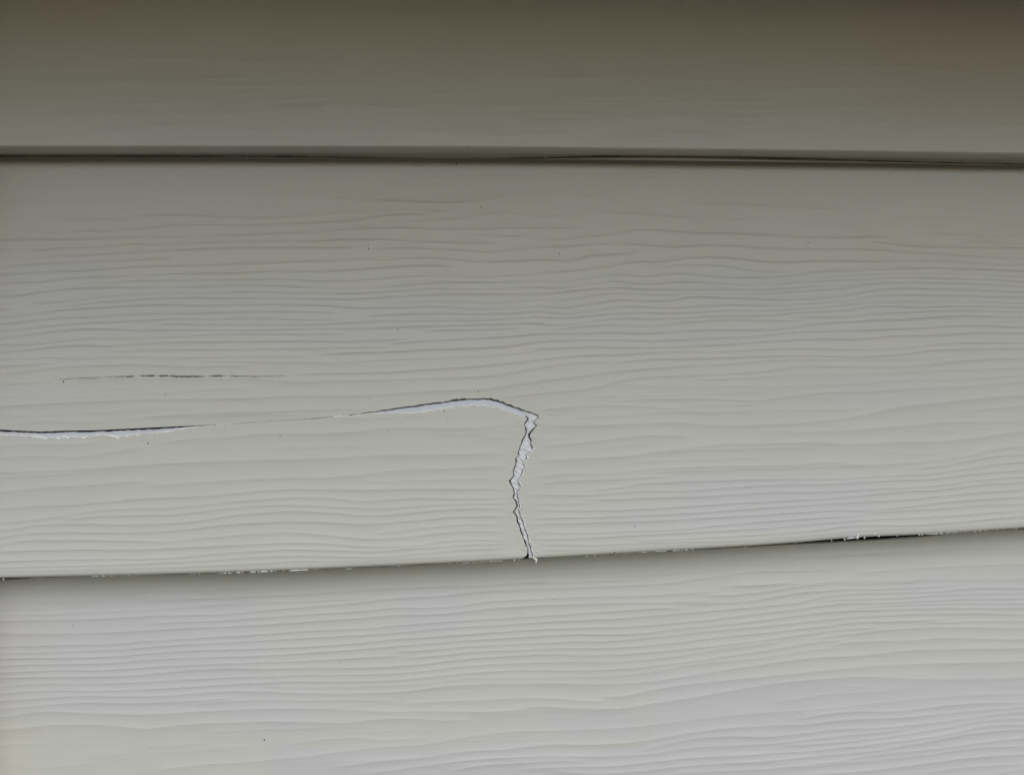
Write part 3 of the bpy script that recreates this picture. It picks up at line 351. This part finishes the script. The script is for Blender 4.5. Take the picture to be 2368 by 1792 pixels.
def o2(U, V):            # stand-out of board two's face, with its rolled bottom edge
    t = (V-VB(U)+16)/(B2(U)-VB(U)+16); o = -0.0014+0.0124*t
    d = np.clip(B2(U)-V, 0, 9); q = (9-d)/9
    return o-0.0010*(1-np.sqrt(np.clip(1-q*q, 0, 1)))
def face2(U, V):
    H = relief(U, V, 360, 1340)*np.clip((B2(U)-V-3)/14, 0, 1)+fine(U, V, .30)
    H += hair(U, V, [(125, 882), (150, 877.5), (190, 875.5), (270, 872.5), (330, 869.3), (362, 869), (410, 871), (460, 870.5), (520, 869.5), (575, 870.5), (600, 870.8), (668, 870.6)], 8, 0.95, 61, .5)
    H += hair(U, V, [(1246, 961), (1256, 959), (1262, 960), (1275, 961.5), (1290, 962)], 4, 1.1, 71, -.2)
    H += hair(U, V, [(105, 885), (150, 882), (160, 881)], 1.5, 1.0, 77, .1)
    # small dents beside the break, bulge along the raised flap edge
    dl = np.abs(U-LE(np.clip(V, VL0, 1292))); dr = np.abs(U-RE(np.clip(V, VCn, 1288))); near = np.exp(-np.minimum(dl, dr)/14)*(V > VCn)
    H += near*(.9*noise2(U, V, 9, 5, 81)+.5)
    return o2(U, V)+H*PX

X = cols()
# ---- board one (top)
def build_board(name, topf, botf, n_rows, ofun, label, pre=(), post=()):
    pass

t = np.linspace(0, 1, 182)[:, None]
U = np.repeat(X[None], 182, 0); T1 = lambda u: -90+.0294*u; V = T1(U)+t*(B1(U)-T1(U))
def o1(U, V):
    o = 0.0012+0.0088*(V-T1(U))/(B1(U)-T1(U)); d = np.clip(B1(U)-V, 0, 5); q = (5-d)/5
    return o-0.0006*(1-np.sqrt(np.clip(1-q*q, 0, 1)))
O = o1(U, V)+(relief(U, V, -30, 345)*1.7*np.clip((B1(U)-V-3)/10, 0, 1)+fine(U, V, .32)*np.clip((V-60)/200, .3, 1))*PX
face = P(U, V, O)
# underside of the lap: straight back from the lip until it meets the hem line
edge = face[-1]
def back_to(edge, Uc, vline, oback):   # point at the lip's height, moved into the wall
    e = edge.copy(); e[:, 1] = -oback; return e
und = [edge+np.array([0, a, -b]) for a, b in ((0.0004, .0002), (0.0025, .0004), (0.0056, .0006))]
b_tgt = P(X, VC(X)+noise1(X, 8, 51, .5), 0.0026)
und.append(np.stack([b_tgt[:, 0], b_tgt[:, 1], b_tgt[:, 2]], -1))
allv = np.concatenate([face]+[a[None] for a in und], 0)
n = allv.shape[0]; idx = np.arange(n*len(X)).reshape(n, -1)
ta = tint(U, V); tt = np.concatenate([ta, np.repeat(ta[-1:], 4, 0)], 0)
board1 = link('siding_board', mesh_np('siding_board', allv, gridq(idx), tt.reshape(-1, 3)), M_SIDE, parent=wall, label='top siding board, dark in the shade of the eave')
# hem strip under the lap
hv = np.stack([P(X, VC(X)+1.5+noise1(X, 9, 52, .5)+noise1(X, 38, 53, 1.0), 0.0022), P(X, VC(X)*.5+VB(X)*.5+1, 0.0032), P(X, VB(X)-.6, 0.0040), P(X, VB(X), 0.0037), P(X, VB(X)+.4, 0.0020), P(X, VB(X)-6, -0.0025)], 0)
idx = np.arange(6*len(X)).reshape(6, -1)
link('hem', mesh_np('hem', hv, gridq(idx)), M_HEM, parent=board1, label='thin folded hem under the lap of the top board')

# ---- board two (middle, cracked)
Xu = np.array(sorted(set(list(X)+[UC]))); NU = 420
t = np.linspace(0, 1, NU)[:, None]; U = np.repeat(Xu[None], NU, 0); T = VB(U)-13
V = T+t*(CU(U)-T); O = face2(U, V); FU = P(U, V, O); CUt = tint(U, V)
jr = np.where(Xu >= UC)[0]; XR = Xu[jr]; NR = 226
t = np.linspace(0, 1, NR)[:, None]
ve = VCn+t*(1286.5-VCn)
s_ = RE(ve)-UC; s_[0] = 0
U2 = XR[None]+s_*np.exp(-(XR[None]-UC)/150.0)
V2 = CU(XR)[None]+t*(B2(U2)-CU(XR)[None]); U2[:, 0] = np.where(t[:, 0] > 0, RE(V2[:, 0]), UC)
FR = P(U2, V2, face2(U2, V2))
nA = FU.shape[0]*FU.shape[1]; ia = np.arange(nA).reshape(NU, -1)
ir = np.concatenate([ia[-1:, jr], nA+np.arange((NR-1)*len(jr)).reshape(NR-1, -1)], 0)
verts = [FU.reshape(-1, 3), FR[1:].reshape(-1, 3)]; quads = [gridq(ia), gridq(ir)]; tn = [CUt.reshape(-1, 3), tint(U2, V2)[1:].reshape(-1, 3)]
nv = nA+(NR-1)*len(jr)
def add_wall(edge_idx, edge_pts, edge_t, vec, flip):   # returns a strip from an edge into the wall (own vertices, so the arris stays sharp)
    global nv
    a = edge_pts; b = edge_pts+vec; m = len(a)
    verts.append(np.concatenate([a, b])); tn.append(np.concatenate([edge_t, edge_t]))
    i = np.arange(m)+nv; q = np.stack([i[:-1], i[1:], i[1:]+m, i[:-1]+m], -1)
    if flip: q = q[:, ::-1]
    quads.append(q); nv += 2*m
ju = np.where(Xu <= UC)[0]
add_wall(None, FU[-1][ju], CUt[-1][ju], np.array([0, .0013, 0.0001]), False)
wt = np.tile(np.array([.6, .6, .6]), (NR, 1))
add_wall(None, FR[:, 0], wt, np.array([0.0, .0013, 0]), False)
add_wall(None, FR[-1], tint(U2[-1:], V2[-1:])[0], np.array([0, .009, -.0004]), False)
board2 = link('siding_board', mesh_np('siding_board', np.concatenate(verts), np.concatenate(quads), np.concatenate(tn)), M_SIDE, parent=wall,
              label='cracked middle siding board with a split running down to its bottom edge')
# loose flap left of the vertical split
XL = np.array(sorted(set([x for x in X if x < UL0-.5]+[UL0])))
t = np.linspace(0, 1, NR)[:, None]; ve = VL0+t*(1293-VL0); s_ = LE(ve)-UL0; s_[0] = 0
U3 = XL[None]+s_*np.exp((XL[None]-UL0)/150.0)
V3 = CL(XL)[None]+t*(B2(U3)-CL(XL)[None]); U3[:, -1] = np.where(t[:, 0] > 0, LE(V3[:, -1]), UL0)
FL = P(U3, V3, face2(U3, V3)); tl = tint(U3, V3)
verts = [FL.reshape(-1, 3)]; quads = [gridq(np.arange(FL.shape[0]*FL.shape[1]).reshape(NR, -1))]; tn = [tl.reshape(-1, 3)]; nv = FL.shape[0]*FL.shape[1]
add_wall(None, FL[:, -1], wt, np.array([0, .0013, 0]), True)
add_wall(None, FL[-1], tl[-1], np.array([0, .009, -.0004]), False)
link('loose_flap', mesh_np('loose_flap', np.concatenate(verts), np.concatenate(quads), np.concatenate(tn)), M_SIDE, parent=board2, label='broken-off lower left flap of the cracked board')
# bare fracture face along the top of the flap
gap = curve([(-700, 4), (-420, 4), (-60, 4), (0, 3.4), (30, 3), (60, 3.2), (150, 3.4), (350, 3.4), (420, 2.6), (470, 1.5), (520, .5), (600, .3), (740, .5), (790, 1.2), (900, 2.2), (1000, 2.1), (1100, 1.8), (1180, 2.4), (1217, 2.0)])
XF = np.arange(-150, 1217, 3.0)
cl, cu = CL(XF), CU(XF); g_ = np.minimum(gap(XF)*(1+.35*noise1(XF, 8, 91)), (cl-cu)*.55)
of = o2(XF, cl); rows = []
for k, (f, dep) in enumerate([(0, -.00005), (.25, .00022), (.55, .00050), (.85, .00085), (1.0, .0012), (1.05, .0030)]):
    vv = cl+(cu+g_-cl)*min(f, 1); rows.append(P(XF, vv-(1 if f > 1 else 0)*.0, of-dep*np.clip((cl-cu)/12, .1, 1)-.00006*noise1(XF, 5, 95+k)))
fv = np.stack(rows, 0); q = gridq(np.arange(fv.shape[0]*fv.shape[1]).reshape(fv.shape[0], -1))[:, ::-1]
link('fracture_face', mesh_np('fracture_face', fv, q), M_CORE, parent=board2, label='pale bare fracture face along the horizontal crack')
# pale filler seen in the vertical split
vv = np.arange(950, 1290.5, 1.4); ul = LE(np.clip(vv, VL0, 1292)); ur = RE(np.clip(vv, VCn, 1288))
ul = np.where(vv < 966, np.interp(vv, [950, 958, 966], [1205, 1209, 1216.5]), ul)
gl = np.clip(2.2+.9*noise1(vv, 9, 92)+np.interp(vv, [960, 1100, 1108, 1112, 1116, 1270, 1280, 1286, 1291], [0, 0, 1.2, 1.2, 0, 0, 1, 6, 13]), .5, 15)
gr = np.clip(1.8+.9*noise1(vv, 9, 93)+np.interp(vv, [960, 985, 992, 1003, 1018, 1022, 1036, 1040, 1290], [0, .3, 3.0, 3.6, 2.6, .5, 0, -.4, -.4]), .25, 9)
a, b = ul+gl, np.maximum(ur-gr, ul+gl+1.5)
ks = np.linspace(0, 1, 11); UU = a[:, None]+(b-a)[:, None]*ks; VVV = np.repeat(vv[:, None], 11, 1)
VVV = np.where(VVV < CU(UU)+2.2, CU(UU)+2.2, VVV)
dome = (np.sin(np.pi*ks)[None]**.5)*.00035
streak = noise2((UU+VVV*.8)*1.0, VVV-UU*1.2, 9, 5, 96)*.00030+noise2(UU+VVV*.7, VVV, 5, 30, 97)*.00008
OO = o2(UU, VVV)-.00085+dome+streak
link('crack_filler', mesh_np('crack_filler', P(UU, VVV, OO), gridq(np.arange(UU.size).reshape(UU.shape))), M_FILL, parent=board2, label='pale filler exposed inside the vertical split')
# ragged white edges: a thin raised ribbon along a broken edge
def ribbon(name, uc, vc, nu, nv_, wd, o_, mat_, parent, lab):
    prof = [(-.35, -.00025), (-.1, .00008), (.25, .00016), (.65, .00011), (1.0, -.00008)]
    R = np.stack([P(uc+nu*wd*a, vc+nv_*wd*a, o_+h) for a, h in prof], 0)
    idx = np.arange(R.shape[0]*R.shape[1]).reshape(R.shape[0], -1); q = gridq(idx)
    keep = (np.maximum(wd[:-1], wd[1:]) > .45); q = q[np.tile(keep, len(prof)-1)]
    return link(name, mesh_np(name, R, q), mat_, parent=parent, label=lab)
XF = np.concatenate([np.arange(-150, 540, 2.0), np.arange(735, 1216, 2.0)]); XF = XF
wdt = 2.4+1.5*noise1(XF, 5, 101)+1.6*np.clip(noise1(XF, 3, 102)-.35, 0, 1)*2+sum(6*np.exp(-((XF-c)/3.2)**2) for c in (94, 103, 135, 157, 193, 262, 272))*.6
wdt = np.clip(wdt, .8, 7)*np.interp(XF, [-66, 400, 535, 540, 740, 790, 1190, 1216], [1, 1, .35, .0, 0, .9, .8, .3])
ribbon('broken_edge', XF, CL(XF)-.6, 0*XF, 1+0*XF, wdt, o2(XF, CL(XF)), M_WHITE, board2, 'ragged white broken edge below the horizontal crack')
vr = np.arange(1034, 1286, 1.6); wv = np.clip(.9+1.6*noise1(vr, 6, 103)+np.interp(vr, [1034, 1040, 1075, 1085, 1110, 1125, 1286], [.5, 2.2, 1.8, 1, .6, 1.2, .4])-.3, 0, 4.2)
ribbon('broken_edge', RE(vr)-.2, vr, 1+0*vr, 0*vr, wv, o2(RE(vr), vr), M_WHITE, board2, 'ragged white broken edge right of the vertical split')
vl = np.arange(970, 1290, 1.6); wv = np.clip(-.2+1.3*noise1(vl, 7, 105), 0, 2.2)
o_ = ribbon('broken_edge', LE(vl)+.2, vl, -1+0*vl, 0*vl, wv, o2(LE(vl), vl), M_WHITE, board2, 'ragged broken edge left of the vertical split')

# dark ribbons that paint the shade inside the cracks and along their lips
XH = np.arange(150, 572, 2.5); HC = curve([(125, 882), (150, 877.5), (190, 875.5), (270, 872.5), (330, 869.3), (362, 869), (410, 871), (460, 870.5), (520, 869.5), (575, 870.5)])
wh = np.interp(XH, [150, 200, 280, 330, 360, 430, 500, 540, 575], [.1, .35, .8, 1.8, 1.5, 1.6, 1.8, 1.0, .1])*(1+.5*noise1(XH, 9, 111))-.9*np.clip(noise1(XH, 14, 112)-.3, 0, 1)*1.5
ribbon('crack_shade', XH, HC(XH)+noise1(XH, 8, 113, .6)-.4, 0*XH, 1+0*XH, np.clip(wh, 0, 2.6)*.6, o2(XH, HC(XH))-.00002, M_DIRT_SHADE, board2, 'dark ribbon painted as shade in the hairline crack above the main one')
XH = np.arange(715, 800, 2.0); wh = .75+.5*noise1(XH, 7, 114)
ribbon('crack_shade', XH, CU(XH)-.3, 0*XH, 1+0*XH, np.clip(wh, 0, 2), o2(XH, CU(XH)), M_DIRT_SHADE, board2, 'dark ribbon painted as shade where the horizontal crack closes')
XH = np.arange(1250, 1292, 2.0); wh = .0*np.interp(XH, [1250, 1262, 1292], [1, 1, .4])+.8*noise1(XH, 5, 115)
ribbon('crack_shade', XH, curve([(1246, 961), (1256, 959), (1262, 960), (1275, 961.5), (1290, 962)])(XH), 0*XH, 1+0*XH, np.clip(wh, 0, 2), o2(XH, 0*XH+961)+.00003, M_DIRT_SHADE, board2, 'short painted shade line running right from the corner of the crack')
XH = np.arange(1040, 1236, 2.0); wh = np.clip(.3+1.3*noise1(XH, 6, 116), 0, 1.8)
ribbon('crack_shade', XH, CU(XH)-.8, 0*XH, -1+0*XH, wh, o2(XH, CU(XH))+.00002, M_DIRT_SHADE, board2, 'ragged painted shade along the upper lip of the crack')

# ---- board three (bottom)
g3 = curve([(-4500, -14), (-420, -14), (-40, 4), (-4, 5), (5, 5), (68, 3), (74, .0), (80, -14), (1440, -14), (1500, 1.5), (1700, 2.5), (1800, 3.5), (1860, 5.5), (1920, 7.5), (1960, 9), (2020, 9.5), (2080, 7.5), (2150, 5.5), (2180, 3), (2200, -6), (2340, -6), (2348, 3), (2368, 3), (2400, -10), (2800, -14), (4300, -14)])
g3a = g3; g3 = lambda u: np.where(g3a(u) < 0, np.clip(.9+noise1(u, 45, 131, 1.5)+noise1(u, 8, 132, .8), -2, 2.6)*np.where((u < -40) | (u > 2400), 0, 1)-.3, g3a(u))
NB = 400; tb = np.linspace(0, 1, NB)[:, None]; U = np.repeat(X[None], NB, 0)
T3 = B2(U)+g3(U); V = T3+tb*(1860-T3); V3B = lambda u: 2390-.1016*u; NT = 70; tail = 1860+np.linspace(0, 1, NT+1)[1:, None]*(V3B(X)-1860)[None]
U = np.concatenate([U, np.repeat(X[None], NT, 0)]); V = np.concatenate([V, tail])
base = B2(U)
O = -0.0026+0.0096*(V-base)/(V3B(U)-base)
O = O+(relief(U, V, 1300, 2300)+fine(U, V, .28))*PX
FB = P(U, V, O); tb_ = tint(U, np.clip(V, 0, 1800))
last = FB[-1]+np.array([0, .009, -.0004]); top = FB[0]+np.array([0, .0016, 0.0002])
allv = np.concatenate([top[None], FB, last[None]], 0); tt = np.concatenate([tb_[:1]*.9, tb_, tb_[-1:]], 0)
idx = np.arange(allv.shape[0]*allv.shape[1]).reshape(allv.shape[0], -1)
board3 = link('siding_board', mesh_np('siding_board', allv, gridq(idx), tt.reshape(-1, 3)), M_SIDE, parent=wall, label='bottom siding board, uncracked and brightest')

# ------------------------------------------------------------------ crumbs, specks and caulk
def blobs(items, name, mat_, parent, lab, kind='stuff'):
    V_, Q_ = [], []; n0 = 0
    for (cu_, cv_, ru, rv, o_, th, ang) in items:
        seg = 7; rings = [(1.0, 0.0), (.8, .6), (.4, .95)]
        ph = rng.uniform(0, 6.28); ca, sa = math.cos(ang), math.sin(ang); jit = 1+rng.uniform(-.28, .28, seg)
        for rr, hh in rings:
            a_ = np.linspace(0, 2*np.pi, seg, endpoint=False)
            x_ = np.cos(a_)*ru*rr*jit; y_ = np.sin(a_)*rv*rr*jit
            V_.append(P(cu_+x_*ca-y_*sa, cv_+x_*sa+y_*ca, o_+th*hh))
        V_.append(P(np.array([cu_]), np.array([cv_]), o_+th))
        for r_ in range(2):
            for s in range(seg):
                a0 = n0+r_*seg+s; a1 = n0+r_*seg+(s+1) % seg; Q_.append((a0, a1+seg, a1)); Q_.append((a0, a0+seg, a1+seg))
        c_ = n0+3*seg
        for s in range(seg): Q_.append((n0+2*seg+s, c_, n0+2*seg+(s+1) % seg))
        n0 += 3*seg+1
    return link(name, mesh_np(name, np.concatenate(V_), np.array(Q_)), mat_, parent=parent, kind=kind, label=lab)
# dirt specks
SP = []
def specks(s, ox, oy, sc, strong=1):
    for a in s.split():
        f = a.endswith('f'); a = a.rstrip('f'); x, y = [float(q) for q in a.split(',')]
        SP.append((ox+x/sc, oy+y/sc, .6 if f else 1.0))
specks('540,1632 420,1640f 1028,1588', 0, 440, K); specks('1925,145 1280,430 965,466f 965,498 1215,1182 170,312f 1938,1395f 1970,1400f 2015,1402f', 590, 440, K)
specks('420,540 1618,955 520,1272 170,742f 260,1407f 195,1595f 237,1598f', 1180, 440, K); specks('372,450 100,313f 805,235f', 1768, 440, K)
specks('1412,120 1262,536 1917,413f 1212,515f 345,478f', 0, 880, K); specks('1902,90 1240,357f 1130,425 1202,428f 213,473 1612,262 1638,348f 1815,598 1385,1220f 132,342f 980,157f 455,78f 1762,125f 1722,155 1785,152f 1797,1455f', 590, 880, K)
specks('280,172f 1065,1350 1380,1333f 888,1575 75,470f 40,478f', 1180, 850, K); specks('1290,762f 115,413f 150,798f 2150,275f 870,572f', 1768, 850, K)
specks('620,385f', 0, 1342, K); specks('78,1355 1935,143f 730,695f', 590, 1342, K); specks('370,160 680,270f 1820,265f 1222,3f', 1180, 1342, K); specks('1215,912f', 1768, 1342, K)
specks('308,623f 1207,572f 2018,636 1972,708 1943,740f 1705,45f', 0, 0, 1.868)
def osurf(u, v):
    u = np.array([u]); v = np.array([v])
    if v[0] < 342: return float(o1(u, v)[0])
    if v[0] < B2(u)[0]: return float(o2(u, v)[0])
    return float(-0.0026+0.0096*(v[0]-B2(u)[0])/(2270-B2(u)[0]))
items = [(u, v, (1.5 if k == 1 else .8)*rng.uniform(.8, 1.1), (2.3 if k == 1 else 1.2)*rng.uniform(.8, 1.1), osurf(u, v)+(.00002 if k == 1 else -.00002), .00018, rng.uniform(-.2, .4)) for u, v, k in SP]
blobs(items, 'dirt_specks', M_DIRT_SHADE, wall, 'tiny dark dirt specks scattered over the siding')
grit = [(u_, float(VC(np.array([u_]))[0])+rng.uniform(-.5, 1.8), rng.uniform(1.2, 2.6), rng.uniform(1.0, 1.6), .0030, .0006, 0) for u_ in (30, 211, 373, 383, 470, 523, 570, 597, 680, 760, 912, 935, 1005, 1015, 1060, 1263, 1340, 1412, 1420, 1457, 1473, 1517, 1533, 1583, 1633, 1711, 1720, 1805, 1850, 2040, 2235)]
blobs(grit, 'seam_grit', M_GRIT, board1, 'pale grit along the dark seam under the top board')
# white crumbs hanging on the lap
C = []
def crumb(u, dv, ru, rv, ang=-.03, th=.0006): C.append((u, float(B2(np.array([u]))[0])+dv, ru, rv, .0098, th, ang))
def run(u0_, u1_, n_, r_=(1, 3), rv=1.3, dv=1.5):
    for k in range(n_):
        u_ = rng.uniform(u0_, u1_); crumb(u_, dv+rng.uniform(-.8, .8), rng.uniform(*r_), rv*rng.uniform(.6, 1.1))
run(215, 245, 6, (1.5, 4), 1.2); run(250, 330, 12, (.8, 2.2), 1.0); run(90, 110, 3, (.8, 1.6), 1.1); run(440, 462, 5); run(488, 535, 9); 
crumb(551, 1.5, 5, 1.7); crumb(561, 1.5, 1.5, 2.0, .3); crumb(585, 1.2, 9, 1.9, -.12); crumb(598, 1.2, 2.2, 2.4, -.8); crumb(608, .8, 7, 2.7, -.15); crumb(614, .5, 5, 2.0, .3)
crumb(628, 1.2, 3, 2.0, -.1); crumb(637, 1.4, 1.6, 1.6); crumb(656, 1.6, 1.6, 1.8); crumb(682, 1.2, 14, 1.6, -.04); crumb(700, 1.0, 13, 1.4, -.03); crumb(671, 2, 2, 1.2); crumb(726, 1.4, 1.3, 1.5, .5); crumb(733, 1.2, 1.2, 2.2, .4)
crumb(806, 3.2, 8, .9, -.1); crumb(878, 1.5, 1.3, 1); crumb(923, 1.5, 1.0, 3.2, .5); run(1035, 1125, 14, (.9, 2), 1.4, 2.5); run(1130, 1168, 6, (1.2, 3), 1.3, 2.2)
crumb(1357, 3, 1.3, 2.0); crumb(1376, 2.2, 1.3, 2.0); run(1400, 1470, 6, (.8, 1.6), 1); run(1475, 1610, 26, (1.2, 4), 1.0, 1.0); crumb(1675, 2, 1.3, 1.3); crumb(1724, 2, 1.5, 1.3)
crumb(1840, 2.5, 1.2, 1.2); crumb(1923, 2.5, 1.6, 1.3)
crumb(1953, 2.5, 2.2, 2.8, 0, .001); crumb(1969, 1.0, 13, 2.0, -.12, .0012); crumb(1982, -.5, 5, 4.2, -.5, .0016); crumb(1985, -5, 3.4, 3.8, 0, .0015); crumb(1999, 2.5, 2.6, 2.2, 0, .001); crumb(2032, .2, 2.3, 2.2, 0, .001)
for u_, d_ in ((1993, -7.5), (1998, -6), (2003, -6.8), (2011, -6), (2016, -5.8), (2023, -4.8)): crumb(u_, d_, rng.uniform(1.6, 2.6), rng.uniform(1.5, 2.6), 0, .0013)
crumb(2075, .8, 1.5, 1.6); crumb(2126, .2, 2.2, 2.3); crumb(2132, .2, 1.9, 2.2); run(2145, 2215, 16, (2, 6), .9, .6); run(2230, 2285, 10, (.9, 2), 1.5, 1); run(2290, 2330, 4, (.9, 1.6), 1, 1); crumb(2350, .5, 1.9, 2.0)
crumb(1243, 2.0, 1.6, 1.4); crumb(1136, 2, 2, 1.2); crumb(8, 3, 1.8, 2.5); crumb(1189, 2.2, 3.5, 1.6, -.4); crumb(1201, 2.2, 1.5, 1.2)
blobs(C, 'caulk_crumbs', M_WHITE, board2, 'white crumbs of dried caulk stuck along the bottom lap')
hc = [(u_, float(HC(np.array([u_]))[0])+rng.uniform(-.5, 1.2), rng.uniform(1.0, 2.4), rng.uniform(.8, 1.3), float(o2(np.array([u_]), np.array([871.]))[0]), .00025, 0) for u_ in (165, 196, 205, 213, 222, 232, 245, 262, 278, 334, 340, 414, 446, 480, 527, 548, 596, 602, 608, 640, 671)]
hc += [(u_, v_, 1.5, 1.1, float(o2(np.array([u_]), np.array([v_]))[0]), .0003, .3) for u_, v_ in ((774, 961), (783, 960), (789, 960.5), (1114, 820), (1122, 820.5), (989, 932), (1023, 929), (1058, 922), (1130, 921), (1198, 946), (1213, 951), (118, 1000), (124, 1001), (104, 1012), (96, 1013), (88, 1014))]
blobs(hc, 'paint_flakes', M_WHITE, board2, 'tiny white paint flakes along the hairline crack')
# splinter hanging from the end of the split
def tube(name, pts, rad, mat_, parent, lab, seg=6):
    n_ = len(pts); R = []
    for k, (u_, v_, o_) in enumerate(pts):
        c = P(u_, v_, o_); a_ = np.linspace(0, 2*np.pi, seg, endpoint=False); r_ = rad[k]
        d0 = np.array(pts[min(k+1, n_-1)][:2])-np.array(pts[max(k-1, 0)][:2]); d0 = d0/np.linalg.norm(d0); nrm = np.array([-d0[1], d0[0]])
        R.append(np.stack([P(u_+nrm[0]*r_*math.cos(t_), v_+nrm[1]*r_*math.cos(t_), o_+r_*PX*math.sin(t_)) for t_ in a_]))
    R = np.stack(R); idx = np.arange(n_*seg).reshape(n_, seg); idx = np.concatenate([idx, idx[:, :1]], 1)
    return link(name, mesh_np(name, R, gridq(idx)), mat_, parent=parent, label=lab)
tube('splinter', [(1230, 1286, .0112), (1235, 1290, .0118), (1239.5, 1293, .0122), (1240, 1298, .0122), (1239, 1303, .012)], [1.0, 2.0, 2.4, 1.9, .4], M_WHITE, board2, 'white splinter hanging at the bottom of the split')
tube('splinter', [(1206, 1177, .0102), (1211, 1171, .0108), (1215, 1165, .0106)], [.6, 1.3, .4], M_WHITE, board2, 'tiny white splinter beside the vertical split')
tube('splinter', [(1511, 366, .0025), (1513.5, 370, .0032), (1514, 374.5, .003)], [.8, 1.9, .7], M_HEM, board1, 'small burr on the hem of the top board')

# ------------------------------------------------------------------ eave above the frame (shades the top of the wall)
ztop = max(float(P(0, -26, 0.002)[2]), float(P(2368, -26, 0.002)[2]))
eave = bpy.data.objects.new('eave', None); S.collection.objects.link(eave)
eave['label'] = 'tan painted eave overhanging the top of the siding wall'; eave['category'] = 'eave'
EP = 0.152
box('soffit', (-1.6, -EP, ztop), (1.6, 0.03, ztop+0.012), M_TRIM, parent=eave)
box('fascia', (-1.6, -EP-0.018, ztop-0.002), (1.6, -EP-.0002, ztop+0.14), M_TRIM, bev=.002, parent=eave)

# unseen strip added left of the frame to shade the wall's left edge
for nm, ua, ub, ot, lab in (('shade_strip', -150, -72, .019, 'added vertical strip just left of the frame, standing proud to shade the siding'),):
    za, zb = 1.19, ztop-.0005; xa, xb = float(P(ua, 896, .01)[0]), float(P(ub, 896, .01)[0])
    box(nm, (xa, -ot, za), (xb, .0115, zb), M_SHADE_STRIP, bev=.0015, parent=wall, label=lab)

# plain boards carry the wall down to the ground
bb = P(np.array([-4500., 4300.]), np.array([V3B(-4500.), V3B(4300.)]), .007); xl, xr, zt = float(bb[0, 0]), float(bb[1, 0]), float(bb[:, 2].mean())
pv = [(xl, .0016, 0), (xr, .0016, 0), (xr, -.0075, -.126), (xl, -.0075, -.126), (xr, .0016, -.1262), (xl, .0016, -.1262)]
pm = mesh_np('siding_board', pv, [(0, 3, 2, 1), (3, 5, 4, 2)], np.tile(OLIVE, (6, 1))); pm.materials.append(M_SIDE)
for k in range(10):
    o = bpy.data.objects.new('siding_board', pm); S.collection.objects.link(o); o.parent = wall; o.location = (0, 0, zt+.0005-k*.1265)
